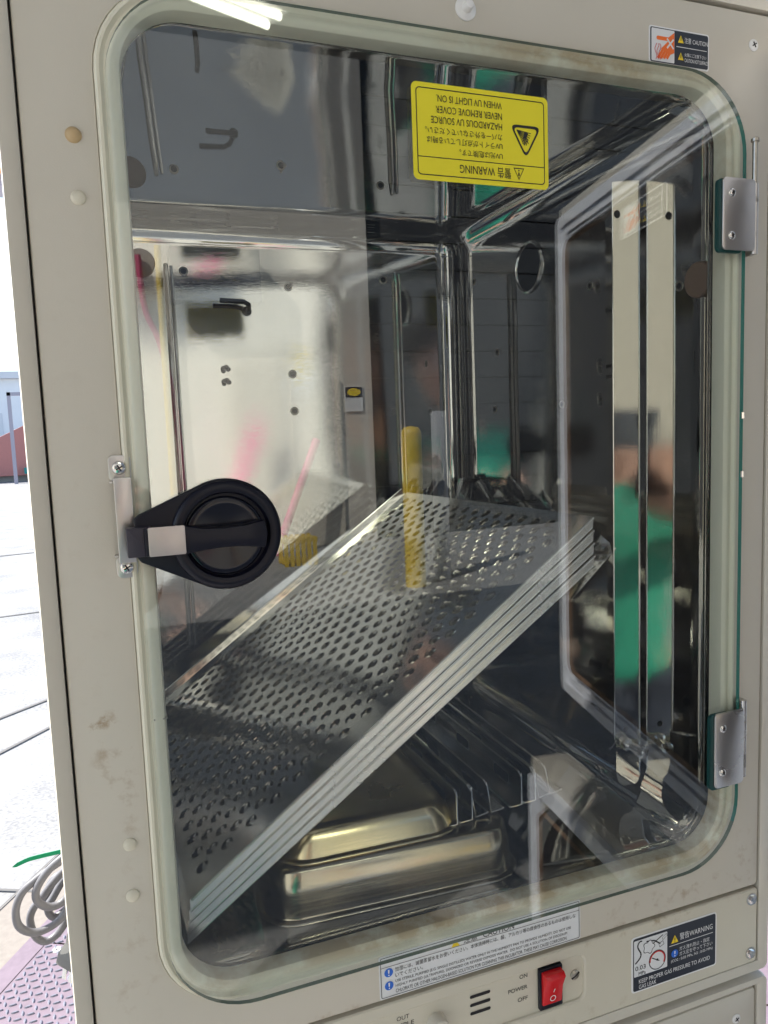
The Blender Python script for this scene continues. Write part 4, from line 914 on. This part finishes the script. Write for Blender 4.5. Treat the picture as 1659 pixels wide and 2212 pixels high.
# ------------------------------------------------------------------ the person taking the picture (seen only as reflections)
M_skin = mat('skin', (.58, .33, .25), .5, var=.06, vscale=30)
M_hair = mat('brown_hair', (.05, .03, .02), .6)
M_shirt = mat('teal_cotton', (.012, .30, .20), .8, var=.08, vscale=12, bump=.5, bscale=9, bdist=.02)
M_jean = mat('dark_denim', (.03, .04, .07), .85)
def skin_mesh(name, verts, edges, m_, parent, root=0, sub=2):
    me = bpy.data.meshes.new(name); me.from_pydata([v[:3] for v in verts], edges, []); o = bpy.data.objects.new(name, me); col.objects.link(o)
    o.modifiers.new('s', 'SKIN'); sv = me.skin_vertices[0].data if me.skin_vertices else None
    if sv is None:
        bm = bmesh.new(); bm.from_mesh(me); bm.verts.layers.skin.verify(); bm.to_mesh(me); bm.free(); sv = me.skin_vertices[0].data
    for d, v in zip(sv, verts): d.radius = (v[3], v[4] if len(v) > 4 else v[3])
    for i_, d in enumerate(sv): d.use_root = (i_ == root)
    sbm = o.modifiers.new('u', 'SUBSURF'); sbm.levels = sub; sbm.render_levels = sub
    bpy.context.view_layer.update()
    ev = bpy.data.meshes.new_from_object(o.evaluated_get(bpy.context.evaluated_depsgraph_get()))
    ev.materials.clear(); ev.materials.append(m_)
    for pl_ in ev.polygons: pl_.use_smooth = True
    bpy.data.objects.remove(o)
    o = bpy.data.objects.new(name, ev); col.objects.link(o)
    if parent: o.parent = parent; o.matrix_parent_inverse = Matrix.Translation(-parent.location)
    return o
pers = empty('person', (-.19, -.98, FZ), 'person in a teal t-shirt and dark jeans holding up a phone with both hands', 'person')
px, py = -.19, -.97; PHX = .035
DZP = -.08
V = [(px, py, -.10+DZP, .13, .10), (px, py, .05+DZP, .13, .10), (px, py+.01, .22+DZP, .15, .11), (px, py, .33+DZP, .13, .10), (px, py+.02, .41+DZP, .055), (px+.08, py+.06, .47+DZP, .052),
     (px+.175, py+.10, .53+DZP, .075, .085), (px+.18, py+.11, .60+DZP, .078, .092), (px+.18, py+.09, .68+DZP, .062, .072),
     (px+.17, py, .34+DZP, .060), (px+.27, py+.08, .12, .046), (px+.27, py+.25, .16, .038), (PHX+.055, py+.372, .245, .028),
     (px-.17, py, .34+DZP, .060), (px-.20, py+.08, .09, .046), (px-.02, py+.27, .15, .038), (PHX-.055, py+.372, .245, .028),
     (px+.10, py, -.18+DZP, .085), (px+.11, py+.02, -.60, .060), (px+.11, py-.01, -1.01, .042), (px+.11, py+.13, -1.05, .035),
     (px-.10, py, -.18+DZP, .085), (px-.11, py+.02, -.60, .060), (px-.11, py-.01, -1.01, .042), (px-.11, py+.13, -1.05, .035)]
Ed = [(0, 1), (1, 2), (2, 3), (3, 4), (4, 5), (5, 6), (6, 7), (7, 8), (3, 9), (9, 10), (10, 11), (11, 12), (3, 13), (13, 14), (14, 15), (15, 16), (0, 17), (17, 18), (18, 19), (19, 20), (0, 21), (21, 22), (22, 23), (23, 24)]
PHX = .035
# palms beside the phone, fingers wrapped over its back, thumbs behind
for s, w_i in ((1, 12), (-1, 16)):
    bx = PHX+s*.050
    b0 = len(V); V += [(bx, -.578, .292, .019, .014)]; Ed.append((w_i, b0))
    for k, (dz, L) in enumerate(((.030, .052), (.011, .060), (-.008, .056), (-.026, .044))):
        b = len(V); z = .292+dz
        V += [(bx+s*.004, -.566, z, .0105), (bx+s*.000, -.5495, z+.001, .0095), (bx-s*L*.35, -.5440, z+.002, .0088), (bx-s*L*.72, -.5455, z+.001, .0078)]
        Ed += [(b0, b), (b, b+1), (b+1, b+2), (b+2, b+3)]
    b = len(V); V += [(bx-s*.004, -.583, .315, .011), (bx-s*.014, -.577, .338, .0095), (bx-s*.024, -.5745, .352, .0085)]; Ed += [(b0, b), (b, b+1), (b+1, b+2)]
skin_mesh('body', V, Ed, M_skin, pers)
SV = [(px, py, -.24+DZP, .155, .125), (px, py, -.14+DZP, .16, .125), (px, py, .05+DZP, .155, .125), (px, py+.01, .22+DZP, .175, .13), (px, py, .335+DZP, .15, .12), (px, py+.01, .385+DZP, .075), (px+.17, py, .335+DZP, .082), (px+.235, py+.05, .18, .072), (px-.17, py, .335+DZP, .082), (px-.19, py+.05, .16, .072)]
skin_mesh('shirt', SV, [(0, 1), (1, 2), (2, 3), (3, 4), (4, 5), (4, 6), (6, 7), (4, 8), (8, 9)], M_shirt, pers)
TV = [(px, py, -.08+DZP, .145, .115), (px+.10, py, -.20+DZP, .10), (px+.11, py+.02, -.58, .075), (px+.11, py-.01, -1.0, .062), (px-.10, py, -.20+DZP, .10), (px-.11, py+.02, -.58, .075), (px-.11, py-.01, -1.0, .062)]
skin_mesh('trousers', TV, [(0, 1), (1, 2), (2, 3), (0, 4), (4, 5), (5, 6)], M_jean, pers)
hc = Vector((px+.18, py+.105, .605+DZP))
def hp(mb, nm, m_): mb.v = [tuple(Vector(v)-pers.location) for v in mb.v]; return mb.build(nm, m_, pers, smooth=60)
g = MB(); g.lathe(hc+Vector((0, -.02, .0)), (0, -.25, 1), [(.088, .005), (.095, .03), (.092, .06), (.075, .088), (.04, .104), (0, .108)], 24); hp(g, 'hair', M_hair)
for s in (-1, 1):
    g = MB(); g.lathe(hc+Vector((s*.032, .083, .0)), (0, 1, 0), [(.010, -.01), (.009, .002), (.005, .006), (0, .007)], 14); hp(g, 'eye', M_white)
g = MB(); g.tube([hc+Vector((0, .085, .01)), hc+Vector((0, .104, -.025)), hc+Vector((0, .094, -.034))], [.006, .013, .009], 10); hp(g, 'nose', M_skin)
g = MB(); g.tube([hc+Vector((-.022, .083, -.062)), hc+Vector((0, .090, -.063)), hc+Vector((.022, .083, -.062))], [.003, .006, .003], 8); hp(g, 'mouth', mat('lips', (.42, .14, .12), .5))
ph = empty('smartphone', (PHX, -.556, .335), 'dark smartphone held upright in both hands', 'phone')
g = MB(); g.prism(rrect(-.036, .036, -.072, .075, .009, 6), .002, -.0055); o = g.build('case', mat('phone_case', (.05, .055, .07), .3), ph, bevel=.0008)
g = MB()
for a, b in ((-.012, .060), (-.012, .041)): g.lathe((a, .002, b), (0, 1, 0), [(.008, 0), (.008, .002), (.006, .0025), (0, .0025)], 16)
g.build('lens', M_navy, ph)
